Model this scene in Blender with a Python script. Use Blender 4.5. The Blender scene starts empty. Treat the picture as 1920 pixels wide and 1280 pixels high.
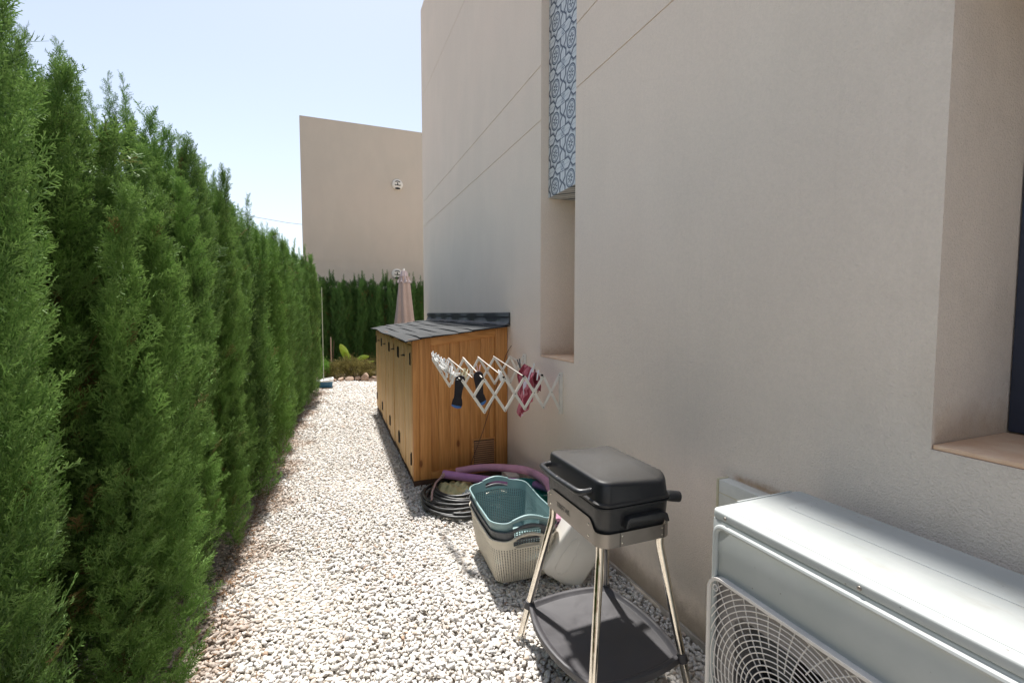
import bpy, bmesh, math, random
import numpy as np
from mathutils import Vector, Matrix, Quaternion

R_ = math.radians
random.seed(7)
SC = bpy.context.scene
COL = SC.collection

# ------------------------------------------------------------------ camera, sky, sun, exposure
CAM_H = 1.5
YAW, PITCH = R_(21.5407), R_(3.4010)
cd = bpy.data.cameras.new('camera')
cam = bpy.data.objects.new('camera', cd)
COL.objects.link(cam)
cd.sensor_width = 36.0
cd.lens = 36.0 * 875.0 / 1920.0
cd.clip_start = 0.02
cd.clip_end = 500.0
cam.location = (0, 0, CAM_H)
cam.rotation_euler = (math.pi / 2 - PITCH, 0, -YAW)
SC.camera = cam

SUN_DIR = Vector((0.048, 0.44, 1.0)).normalized()      # towards the sun
SUN_EL = math.asin(SUN_DIR.z)
SUN_AZ = math.atan2(SUN_DIR.x, SUN_DIR.y)

world = bpy.data.worlds.new('World')
SC.world = world
world.use_nodes = True
wn = world.node_tree.nodes
wl = world.node_tree.links
for n in list(wn):
    wn.remove(n)
sky = wn.new('ShaderNodeTexSky')
sky.sky_type = 'NISHITA'
sky.sun_disc = False
sky.sun_elevation = SUN_EL
sky.sun_rotation = SUN_AZ
sky.altitude = 0
sky.air_density = 1.0
sky.dust_density = 1.0
sky.ozone_density = 1.2
hsv = wn.new('ShaderNodeHueSaturation')
hsv.inputs['Saturation'].default_value = 0.62
bg = wn.new('ShaderNodeBackground')
bg.inputs['Strength'].default_value = 0.094
wo = wn.new('ShaderNodeOutputWorld')
wl.new(sky.outputs[0], hsv.inputs['Color'])
wl.new(hsv.outputs[0], bg.inputs[0])
wl.new(bg.outputs[0], wo.inputs[0])

sd = bpy.data.lights.new('sun', 'SUN')
sd.energy = 4.0
sd.angle = R_(2.2)
sd.color = (1.0, 0.965, 0.92)
sun = bpy.data.objects.new('sun', sd)
COL.objects.link(sun)
sun.rotation_mode = 'QUATERNION'
sun.rotation_quaternion = SUN_DIR.to_track_quat('Z', 'Y')
sun.location = (0, 4, 12)

SC.view_settings.view_transform = 'Standard'
SC.view_settings.look = 'None'
SC.view_settings.gamma = 1.0
SC.view_settings.exposure = 1.03
SC.render.engine = 'CYCLES'
SC.cycles.max_bounces = 8
SC.cycles.diffuse_bounces = 5
SC.cycles.transparent_max_bounces = 8
SC.render.resolution_x = 1024
SC.render.resolution_y = 682

# ------------------------------------------------------------------ material helpers
class NT:
    """tiny expression layer over a material's node tree"""
    def __init__(self, name):
        self.m = bpy.data.materials.new(name)
        self.m.use_nodes = True
        self.t = self.m.node_tree
        self.n = self.t.nodes
        self.l = self.t.links
        self.bsdf = self.n['Principled BSDF']
        self.out = self.n['Material Output']

    def new(self, t, **kw):
        n = self.n.new(t)
        for k, v in kw.items():
            setattr(n, k, v)
        return n

    def put(self, sock, v):
        if isinstance(v, bpy.types.NodeSocket):
            self.l.new(v, sock)
        elif v is not None:
            if sock.type == 'RGBA' and not hasattr(v, '__len__'):
                v = (v, v, v, 1)
            elif sock.type == 'RGBA' and len(v) == 3:
                v = (*v, 1)
            sock.default_value = v

    def math(self, op, a, b=None, c=None, clamp=False):
        n = self.new('ShaderNodeMath', operation=op)
        n.use_clamp = clamp
        self.put(n.inputs[0], a)
        if b is not None:
            self.put(n.inputs[1], b)
        if c is not None:
            self.put(n.inputs[2], c)
        return n.outputs[0]

    def obj(self):
        return self.new('ShaderNodeTexCoord').outputs['Object']

    def world(self):
        return self.new('ShaderNodeNewGeometry').outputs['Position']

    def sep(self, v):
        n = self.new('ShaderNodeSeparateXYZ')
        self.l.new(v, n.inputs[0])
        return n.outputs

    def comb(self, x, y, z):
        n = self.new('ShaderNodeCombineXYZ')
        for i, v in enumerate((x, y, z)):
            self.put(n.inputs[i], v)
        return n.outputs[0]

    def scale(self, v, s):
        n = self.new('ShaderNodeVectorMath', operation='MULTIPLY')
        self.l.new(v, n.inputs[0])
        n.inputs[1].default_value = s if hasattr(s, '__len__') else (s, s, s)
        return n.outputs[0]

    def noise(self, v, scale, detail=3, rough=0.5, dist=0.0):
        n = self.new('ShaderNodeTexNoise')
        if v is not None:
            self.l.new(v, n.inputs['Vector'])
        n.inputs['Scale'].default_value = scale
        n.inputs['Detail'].default_value = detail
        n.inputs['Roughness'].default_value = rough
        n.inputs['Distortion'].default_value = dist
        return n.outputs['Fac']

    def voro(self, v, scale, feature='F1', rnd=1.0):
        n = self.new('ShaderNodeTexVoronoi', feature=feature)
        if v is not None:
            self.l.new(v, n.inputs['Vector'])
        n.inputs['Scale'].default_value = scale
        n.inputs['Randomness'].default_value = rnd
        return n

    def ramp(self, f, a, b, lo=0.0, hi=1.0):
        n = self.new('ShaderNodeMapRange')
        n.interpolation_type = 'SMOOTHSTEP'
        self.put(n.inputs['Value'], f)
        n.inputs['From Min'].default_value = a
        n.inputs['From Max'].default_value = b
        n.inputs['To Min'].default_value = lo
        n.inputs['To Max'].default_value = hi
        return n.outputs[0]

    def mix(self, f, a, b, mode='MIX'):
        n = self.new('ShaderNodeMix', data_type='RGBA', blend_type=mode)
        self.put(n.inputs[0], f)
        self.put(n.inputs[6], a)
        self.put(n.inputs[7], b)
        return n.outputs[2]

    def attr(self, name):
        n = self.new('ShaderNodeAttribute')
        n.attribute_name = name
        return n.outputs['Color']

    def bump(self, h, dist=0.01, strength=1.0):
        n = self.new('ShaderNodeBump')
        n.inputs['Strength'].default_value = strength
        n.inputs['Distance'].default_value = dist
        self.l.new(h, n.inputs['Height'])
        self.l.new(n.outputs[0], self.bsdf.inputs['Normal'])
        return n.outputs[0]

    def done(self, color=None, rough=0.6, metal=0.0, spec=None, coat=None):
        if color is not None:
            self.put(self.bsdf.inputs['Base Color'], color)
        self.put(self.bsdf.inputs['Roughness'], rough)
        self.put(self.bsdf.inputs['Metallic'], metal)
        if spec is not None:
            self.bsdf.inputs['Specular IOR Level'].default_value = spec
        if coat is not None:
            self.bsdf.inputs['Coat Weight'].default_value = coat
        return self.m


def simple(name, col, rough=0.55, metal=0.0, var=0.12, scale=30, bump=0.0, spec=None):
    """plain surface with a little uneven dirt and grain"""
    t = NT(name)
    o = t.obj()
    a = t.noise(o, scale, 4, 0.6)
    b = t.noise(o, scale * 0.17, 3, 0.6)
    f = t.math('ADD', t.math('MULTIPLY', a, 0.5), t.math('MULTIPLY', b, 0.5))
    f = t.ramp(f, 0.32, 0.68)
    dark = tuple(c * (1 - var) for c in col)
    light = tuple(min(1, c * (1 + var * 0.6)) for c in col)
    c = t.mix(f, dark, light)
    r = t.ramp(a, 0.3, 0.7, max(0.02, rough - 0.08), min(1, rough + 0.08))
    if bump:
        t.bump(t.noise(o, scale * 8, 2), bump)
    return t.done(c, r, metal, spec)


def stucco(name, col, stain=False):
    t = NT(name)
    p = t.world()
    fine = t.noise(p, 300, 3, 0.65)
    mid = t.noise(p, 135, 3, 0.6, 0.4)
    v = t.voro(p, 170).outputs['Distance']
    h = t.math('ADD', t.math('MULTIPLY', mid, 0.9), t.math('MULTIPLY', fine, 0.5))
    h = t.math('ADD', h, t.math('MULTIPLY', v, 0.35))
    t.bump(h, 0.0095, 0.62)
    big = t.noise(p, 0.55, 4, 0.55)
    med = t.noise(t.scale(p, (1, 1, 0.45)), 3.2, 4, 0.6)
    f = t.math('ADD', t.math('MULTIPLY', big, 0.6), t.math('MULTIPLY', med, 0.4))
    c = t.mix(t.ramp(f, 0.36, 0.66), tuple(k * 0.955 for k in col), tuple(min(1, k * 1.035) for k in col))
    c = t.mix(t.ramp(big, 0.42, 0.62, 0, 0.35), c, (col[0] * 1.0, col[1] * 0.955, col[2] * 0.95))
    c = t.mix(t.ramp(mid, 0.35, 0.65, 0.10, 0.0), c, tuple(k * 0.7 for k in col))
    pit = t.ramp(fine, 0.28, 0.40, 0.22, 0.0)
    c = t.mix(pit, c, tuple(k * 0.5 for k in col))
    gr_ = t.noise(p, 55, 3, 0.75)
    c = t.mix(t.ramp(gr_, 0.38, 0.62, 0.07, 0.0), c, tuple(k * 0.55 for k in col))
    if stain:
        x, y, z = t.sep(p)
        wob = t.noise(p, 22, 4, 0.7)
        # rusty water mark over the cable duct
        top = t.math('ADD', 0.826, t.math('MULTIPLY', wob, 0.035))
        m1 = t.ramp(t.math('SUBTRACT', z, top), 0.022, -0.012)
        m2 = t.ramp(z, 0.815, 0.835)
        m3 = t.ramp(y, 1.42, 1.37)
        m4 = t.ramp(y, 0.98, 1.1)
        m = t.math('MULTIPLY', t.math('MULTIPLY', m1, m2), t.math('MULTIPLY', m3, m4))
        m = t.math('MULTIPLY', m, t.ramp(wob, 0.25, 0.7, 0.55, 0.8))
        c = t.mix(m, c, (0.52, 0.30, 0.14))
        # ochre dust gathered in the bottom corner of the recesses
        e1 = t.math('MULTIPLY', t.ramp(x, WX + 0.004, WX + 0.02), t.ramp(t.math('SUBTRACT', z, t.math('MULTIPLY', wob, 0.14)), 1.22, 1.06))
        c = t.mix(t.math('MULTIPLY', e1, 0.6), c, (0.50, 0.32, 0.18))
        # splash dirt just above the gravel
        d = t.math('SUBTRACT', z, t.math('MULTIPLY', t.noise(p, 9, 4, 0.7), 0.22))
        c = t.mix(t.ramp(d, 0.12, -0.05, 0, 0.7), c, (0.34, 0.26, 0.18))
        run = t.noise(t.scale(p, (1, 14, 0.5)), 1.6, 3, 0.6)
        c = t.mix(t.math('MULTIPLY', t.ramp(run, 0.58, 0.75, 0, 0.05), t.ramp(z, 4.5, 1.0)), c, (0.42, 0.34, 0.26))
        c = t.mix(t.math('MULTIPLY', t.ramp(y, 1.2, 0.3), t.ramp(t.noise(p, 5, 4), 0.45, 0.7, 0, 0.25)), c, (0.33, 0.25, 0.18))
    return t.done(c, 0.93, 0, 0.25)


def wood(name, c0, c1, knot, axis='z', rough=0.55, seed=0.0, grey=0.0):
    t = NT(name)
    o = t.obj()
    x, y, z = t.sep(o)
    s = (1, 1, 0.06) if axis == 'z' else ((0.06, 1, 1) if axis == 'x' else (1, 0.06, 1))
    sv = t.scale(o, s)
    add = t.new('ShaderNodeVectorMath', operation='ADD')
    t.l.new(sv, add.inputs[0])
    add.inputs[1].default_value = (seed, seed * 1.7, seed * 0.6)
    sv = add.outputs[0]
    g1 = t.noise(sv, 34, 5, 0.55, 1.4)
    g2 = t.noise(sv, 150, 3, 0.5)
    bands = t.math('SINE', t.math('MULTIPLY', t.noise(sv, 6, 2, 0.4, 0.6), 75))
    f = t.math('ADD', t.math('MULTIPLY', g1, 0.65), t.math('MULTIPLY', g2, 0.2))
    f = t.math('ADD', f, t.math('MULTIPLY', bands, 0.08))
    c = t.mix(t.ramp(f, 0.22, 0.66), c0, c1)
    k = t.voro(t.scale(o, (4.6, 4.6, 2.0) if axis == 'z' else (2.0, 4.6, 4.6)), 1.0)
    kd = k.outputs['Distance']
    c = t.mix(t.ramp(kd, 0.085, 0.045, 0, 0.8), c, knot)
    c = t.mix(t.ramp(kd, 0.16, 0.07, 0, 0.18), c, knot)
    if grey:
        c = t.mix(t.ramp(t.noise(sv, 9, 4), 0.35, 0.65, 0, grey), c, (0.30, 0.25, 0.18))
    t.bump(f, 0.0015, 0.5)
    return t.done(c, rough, 0, 0.35)


def foliage(name, dark, bright, tip, brown=(0.16, 0.08, 0.03), trans=0.18):
    t = NT(name)
    a = t.attr('tone')
    r, g, b = None, None, None
    s = t.new('ShaderNodeSeparateColor')
    t.l.new(a, s.inputs[0])
    r, g, b = s.outputs[0], s.outputs[1], s.outputs[2]
    oi = t.new('ShaderNodeObjectInfo').outputs['Random']
    patch = t.noise(t.world(), 1.7, 3, 0.5)
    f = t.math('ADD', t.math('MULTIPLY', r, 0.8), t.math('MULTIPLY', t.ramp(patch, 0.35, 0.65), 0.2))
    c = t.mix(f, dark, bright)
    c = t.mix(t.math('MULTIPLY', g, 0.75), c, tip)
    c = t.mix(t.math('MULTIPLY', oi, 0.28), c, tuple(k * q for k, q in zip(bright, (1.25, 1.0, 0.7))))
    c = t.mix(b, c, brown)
    t.put(t.bsdf.inputs['Base Color'], c)
    t.bsdf.inputs['Roughness'].default_value = 0.62
    t.bsdf.inputs['Specular IOR Level'].default_value = 0.3
    tr = t.new('ShaderNodeBsdfTranslucent')
    t.put(tr.inputs['Color'], t.mix(0.5, c, tip))
    mx = t.new('ShaderNodeMixShader')
    mx.inputs[0].default_value = trans
    t.l.new(t.bsdf.outputs[0], mx.inputs[1])
    t.l.new(tr.outputs[0], mx.inputs[2])
    t.l.new(mx.outputs[0], t.out.inputs[0])
    return t.m


def tile_material():
    """blue and pale patterned cement tile, one rosette star every 24 cm"""
    t = NT('patterned_tile')
    p = t.world()
    x, y, z = t.sep(p)
    P = 0.235
    hx = t.math('ADD', y, x)                     # the side faces run on round the corner
    u = t.math('SUBTRACT', t.math('FRACT', t.math('ADD', t.math('DIVIDE', hx, P), 0.30)), 0.5)
    v = t.math('SUBTRACT', t.math('FRACT', t.math('ADD', t.math('DIVIDE', z, P), 0.12)), 0.5)
    def ln(d, w, soft=0.010):                    # 1 on the line |d| < w
        return t.ramp(t.math('ABSOLUTE', d), w + soft, w - soft * 0.2)
    def mx(*a):
        o = a[0]
        for k in a[1:]:
            o = t.math('MAXIMUM', o, k)
        return o
    au, av = t.math('ABSOLUTE', u), t.math('ABSOLUTE', v)
    r = t.math('SQRT', t.math('ADD', t.math('MULTIPLY', u, u), t.math('MULTIPLY', v, v)))
    # eight pointed star = union of a square and a diamond
    sq = t.math('MAXIMUM', au, av)
    dm = t.math('MULTIPLY', t.math('ADD', au, av), 0.7071)
    star = t.math('MINIMUM', sq, dm)
    sl = ln(t.math('SUBTRACT', star, 0.335), 0.026)
    s2 = ln(t.math('SUBTRACT', star, 0.285), 0.006)
    c1 = ln(t.math('SUBTRACT', r, 0.255), 0.018)
    c2 = ln(t.math('SUBTRACT', r, 0.205), 0.009)
    ang = t.math('ARCTAN2', v, u)
    pet = t.math('ABSOLUTE', t.math('COSINE', t.math('MULTIPLY', ang, 4)))
    pl = t.ramp(t.math('SUBTRACT', t.math('MULTIPLY', pet, 0.165), r), -0.01, 0.012)
    pl = t.math('MULTIPLY', pl, t.ramp(r, 0.03, 0.05))
    fillr = t.math('MULTIPLY', t.ramp(r, 0.265, 0.255), t.ramp(r, 0.20, 0.21))
    # corner motif (between four rosettes): crossed bands and hour-glass
    cu = t.math('SUBTRACT', 0.5, au)
    cv = t.math('SUBTRACT', 0.5, av)
    dsum = t.math('ADD', cu, cv)
    near = t.ramp(t.math('MAXIMUM', cu, cv), 0.30, 0.28)
    dg = t.math('MULTIPLY', ln(t.math('SUBTRACT', cu, cv), 0.010), near)
    hb = t.math('MULTIPLY', ln(t.math('SUBTRACT', cv, 0.16), 0.008), t.ramp(cu, 0.17, 0.15))
    hb2 = t.math('MULTIPLY', ln(t.math('SUBTRACT', cv, 0.10), 0.006), t.ramp(cu, 0.085, 0.075))
    edge = t.math('MULTIPLY', ln(cu, 0.004, 0.004), 0.6)
    edge2 = t.math('MULTIPLY', ln(cv, 0.004, 0.004), 0.6)
    outside = t.ramp(star, 0.325, 0.345)
    line = mx(sl, c1, pl, t.math('MULTIPLY', s2, 0.6), t.math('MULTIPLY', c2, 0.8),
              t.math('MULTIPLY', mx(dg, hb, hb2), outside), t.math('MULTIPLY', mx(edge, edge2), outside))
    base = t.mix(t.ramp(t.noise(p, 40, 3), 0.35, 0.65), (0.55, 0.58, 0.585), (0.63, 0.65, 0.65))
    tone = t.math('MULTIPLY', fillr, 0.45)
    tri = t.math('MULTIPLY', outside, t.ramp(dsum, 0.20, 0.17))
    tone = t.math('MAXIMUM', tone, t.math('MULTIPLY', tri, 0.35))
    base = t.mix(tone, base, (0.26, 0.33, 0.40))
    c = t.mix(line, base, (0.035, 0.055, 0.085))
    return t.done(c, 0.35, 0, 0.4)


M = {}
WALLC = (0.92, 0.80, 0.675)
WX = 1.526                                     # face of the house wall
M['stucco'] = stucco('stucco_wall', WALLC, stain=True)
M['far_stucco'] = stucco('far_stucco', (0.64, 0.56, 0.46))
M['tile'] = tile_material()
M['pine'] = wood('varnished_pine', (0.47, 0.20, 0.055), (0.66, 0.315, 0.10), (0.16, 0.045, 0.012), 'z', 0.5, 1.3)
M['pine_rail'] = wood('varnished_pine_rail', (0.49, 0.21, 0.057), (0.66, 0.315, 0.10), (0.13, 0.035, 0.01), 'x', 0.5, 4.1)
M['pine_faded'] = wood('faded_pine', (0.60, 0.36, 0.145), (0.80, 0.54, 0.26), (0.16, 0.06, 0.02), 'z', 0.6, 7.7, 0.15)
M['plinth'] = simple('dark_plinth', (0.085, 0.045, 0.025), 0.8, var=0.4, scale=12)
M['felt'] = simple('roof_felt', (0.034, 0.037, 0.039), 0.85, var=0.35, scale=9, bump=0.0015)
M['felt_dark'] = simple('flashing', (0.040, 0.044, 0.050), 0.5, var=0.45, scale=7, bump=0.0015)
M['iron'] = simple('black_iron', (0.02, 0.017, 0.015), 0.55, 0.3, var=0.4)
M['vent'] = simple('brown_vent', (0.46, 0.24, 0.115), 0.6, var=0.15)
M['ivory'] = simple('ivory_plastic', (0.80, 0.75, 0.66), 0.45, var=0.1, scale=18)
M['white_plastic'] = simple('white_plastic', (0.78, 0.78, 0.76), 0.4, var=0.1)
def ac_paint():
    t = NT('painted_metal_white')
    o = t.world()
    c = t.mix(t.ramp(t.noise(o, 5, 4, 0.6), 0.35, 0.65), (0.42, 0.445, 0.43), (0.46, 0.48, 0.465))
    sp = t.voro(o, 38).outputs['Distance']
    c = t.mix(t.math('MULTIPLY', t.ramp(sp, 0.10, 0.06), t.ramp(t.noise(o, 7, 2), 0.52, 0.6, 0, 0.7)), c, (0.14, 0.12, 0.09))
    x, y, z = t.sep(t.new('ShaderNodeNewGeometry').outputs['Normal'])
    dust = t.math('MULTIPLY', t.ramp(z, 0.8, 1.0), t.ramp(t.noise(t.scale(o, (1, 0.4, 1)), 16, 5, 0.7), 0.48, 0.72, 0, 0.35))
    c = t.mix(dust, c, (0.30, 0.27, 0.21))
    return t.done(c, 0.62, 0, 0.3)
M['ac_white'] = ac_paint()
M['grille_white'] = simple('grille_plastic', (0.72, 0.68, 0.63), 0.45, var=0.1)
M['cavity'] = simple('dark_cavity', (0.06, 0.055, 0.052), 0.7, var=0.2)
M['fan'] = simple('fan_plastic', (0.30, 0.28, 0.27), 0.5)
M['duct'] = simple('duct_plastic', (0.70, 0.69, 0.62), 0.45, var=0.12, scale=14)
M['duct_cap'] = simple('duct_cap_plastic', (0.62, 0.56, 0.38), 0.5)
M['frame'] = simple('navy_frame', (0.035, 0.045, 0.075), 0.4)
M['hose'] = simple('black_hose', (0.028, 0.028, 0.028), 0.42, var=0.5, scale=25)
M['hose2'] = simple('clear_hose', (0.45, 0.30, 0.28), 0.4)
M['noodle'] = simple('purple_foam', (0.46, 0.22, 0.44), 0.85, var=0.2, scale=14, bump=0.0008)
M['noodle2'] = simple('faded_purple_foam', (0.62, 0.32, 0.44), 0.88, var=0.22, scale=9, bump=0.0008)
M['noodle_hole'] = simple('purple_foam_dark', (0.10, 0.04, 0.11), 0.9)
M['b_teal'] = simple('teal_plastic', (0.25, 0.37, 0.37), 0.42, var=0.1, scale=12)
M['b_grey'] = simple('grey_plastic', (0.10, 0.105, 0.11), 0.5, var=0.12)
M['b_cream'] = simple('cream_plastic', (0.66, 0.60, 0.49), 0.5, var=0.1, scale=10)
M['dteal'] = simple('dark_teal_plastic', (0.01, 0.20, 0.17), 0.4)
M['can'] = simple('translucent_white_plastic', (0.74, 0.71, 0.65), 0.42, var=0.08, scale=5)
M['yellow_bag'] = simple('yellow_bag', (0.62, 0.55, 0.28), 0.55, var=0.3, scale=9)
M['paper'] = simple('white_paper', (0.70, 0.72, 0.68), 0.7)
M['steel'] = simple('brushed_steel', (0.33, 0.30, 0.27), 0.40, 0.75, var=0.15, scale=11)
M['chrome'] = simple('chrome_tube', (0.80, 0.75, 0.66), 0.14, 1.0, var=0.15, scale=40)
M['ink'] = simple('grey_print', (0.20, 0.18, 0.16), 0.6)
M['black_plastic'] = simple('black_plastic', (0.022, 0.023, 0.025), 0.38, var=0.3, scale=60)
M['shelf'] = simple('shelf_plastic', (0.056, 0.053, 0.057), 0.5, var=0.2, scale=14)
M['sock'] = simple('black_knit', (0.018, 0.016, 0.02), 0.95, var=0.3, scale=120, bump=0.001)
M['sock_toe'] = simple('blue_knit', (0.06, 0.16, 0.40), 0.95)
M['parasol'] = simple('parasol_canvas', (0.33, 0.265, 0.245), 0.9, var=0.12, scale=6)
M['parasol_trim'] = simple('parasol_trim', (0.44, 0.38, 0.40), 0.9)
M['tray_blue'] = simple('blue_plastic', (0.02, 0.12, 0.22), 0.4)
M['soil'] = simple('soil', (0.13, 0.085, 0.055), 0.95, var=0.5, scale=8, bump=0.02)
M['bark'] = simple('bark', (0.12, 0.075, 0.05), 0.95, var=0.4, scale=20, bump=0.004)
M['rock'] = simple('rock', (0.42, 0.30, 0.22), 0.9, var=0.4, scale=8, bump=0.01)
M['broad_leaf'] = simple('broad_leaf', (0.36, 0.50, 0.06), 0.45, var=0.2, scale=12)
M['cord'] = simple('brown_cord', (0.12, 0.07, 0.05), 0.8)
M['leaf'] = foliage('cypress_leaf', (0.013, 0.047, 0.018), (0.128, 0.275, 0.050), (0.34, 0.53, 0.14))
M['leaf2'] = foliage('cypress_leaf_far', (0.018, 0.055, 0.022), (0.070, 0.165, 0.040), (0.17, 0.33, 0.075))
M['shrub'] = foliage('shrub_leaf', (0.10, 0.085, 0.025), (0.24, 0.21, 0.07), (0.33, 0.30, 0.11), trans=0.15)
M['weed'] = foliage('weed_leaf', (0.08, 0.2, 0.03), (0.18, 0.38, 0.06), (0.28, 0.48, 0.1))

def dusty_black():
    t = NT('dusty_black_lid')
    o = t.world()
    g = t.new('ShaderNodeNewGeometry')
    nx, ny, nz = t.sep(g.outputs['Normal'])
    n1 = t.noise(o, 9, 5, 0.65)
    n2 = t.noise(o, 240, 3, 0.7)
    dust = t.math('MULTIPLY', t.ramp(nz, 0.55, 0.95), t.math('ADD', t.ramp(n1, 0.25, 0.7, 0.45, 0.85), t.ramp(n2, 0.4, 0.7, -0.12, 0.16)))
    sp = t.voro(o, 34).outputs['Distance']
    c = t.mix(dust, (0.020, 0.021, 0.024), (0.042, 0.038, 0.032))
    c = t.mix(t.math('MULTIPLY', t.ramp(sp, 0.14, 0.09), t.ramp(t.noise(o, 11, 2), 0.5, 0.62, 0, 0.8)), c, (0.03, 0.027, 0.025))
    r = t.math('ADD', 0.30, t.math('MULTIPLY', dust, 0.5))
    return t.done(c, r, 0, 0.35)
M['lid'] = dusty_black()

def red_cloth():
    t = NT('red_striped_cloth')
    o = t.obj()
    x, y, z = t.sep(o)
    w = t.math('SINE', t.math('MULTIPLY', t.math('ADD', y, t.math('MULTIPLY', t.noise(o, 14, 2), 0.12)), 95))
    c = t.mix(t.ramp(w, -0.2, 0.4), (0.27, 0.035, 0.055), (0.50, 0.16, 0.19))
    st = t.ramp(t.math('ABSOLUTE', t.math('SUBTRACT', t.math('ADD', y, t.math('MULTIPLY', t.noise(o, 10, 2), 0.06)), -0.005)), 0.014, 0.009)
    c = t.mix(st, c, (0.62, 0.56, 0.62))
    t.bump(t.noise(o, 260, 2), 0.0015)
    return t.done(c, 0.95)
M['red_cloth'] = red_cloth()

def stone_material():
    t = NT('white_marble_gravel')
    a = t.attr('tone')
    o = t.world()
    n = t.noise(o, 90, 4, 0.6)
    c = t.mix(t.ramp(n, 0.3, 0.7), t.mix(1.0, a, (0.86, 0.84, 0.82), 'MULTIPLY'), a)
    t.bump(t.noise(o, 200, 3), 0.002)
    return t.done(c, 0.75, 0, 0.35)
M['stone'] = stone_material()

def ground_material():
    t = NT('gravel_bed')
    o = t.world()
    v = t.voro(o, 45)
    c = t.mix(t.ramp(t.noise(o, 60, 3), 0.3, 0.7), (0.50, 0.46, 0.40), (0.66, 0.62, 0.56))
    c = t.mix(t.ramp(v.outputs['Distance'], 0.3, 0.8), c, (0.34, 0.30, 0.25))
    t.bump(v.outputs['Distance'], -0.02)
    return t.done(c, 0.95)
M['ground'] = ground_material()

# ------------------------------------------------------------------ object helpers
ORG = {}                                       # world origin of each thing / part

def empty(name, loc, label, cat, group=None):
    o = bpy.data.objects.new(name, None)
    COL.objects.link(o)
    o.location = loc
    o.empty_display_size = 0.1
    ORG[o] = Vector(loc)
    tag(o, label, cat, group)
    return o

def tag(o, label=None, cat=None, group=None, kind=None):
    if label: o['label'] = label
    if cat: o['category'] = cat
    if group: o['group'] = group
    if kind: o['kind'] = kind
    return o

def copy_tree(o, parent=None):
    c = o.copy()
    COL.objects.link(c)
    if parent is not None:
        c.parent = parent
    for ch in [k for k in COL.objects if k.parent == o]:
        copy_tree(ch, c)
    return c

def finish(name, me, mat, parent, smooth=30, loc=None):
    me.materials.append(mat)
    if smooth is not None:
        me.polygons.foreach_set('use_smooth', [True] * len(me.polygons))
        me.set_sharp_from_angle(angle=R_(smooth))
    o = bpy.data.objects.new(name, me)
    COL.objects.link(o)
    if parent is not None:
        o.parent = parent
        ORG[o] = ORG[parent]
    elif loc is not None:
        o.location = loc
        ORG[o] = Vector(loc)
    return o

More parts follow.
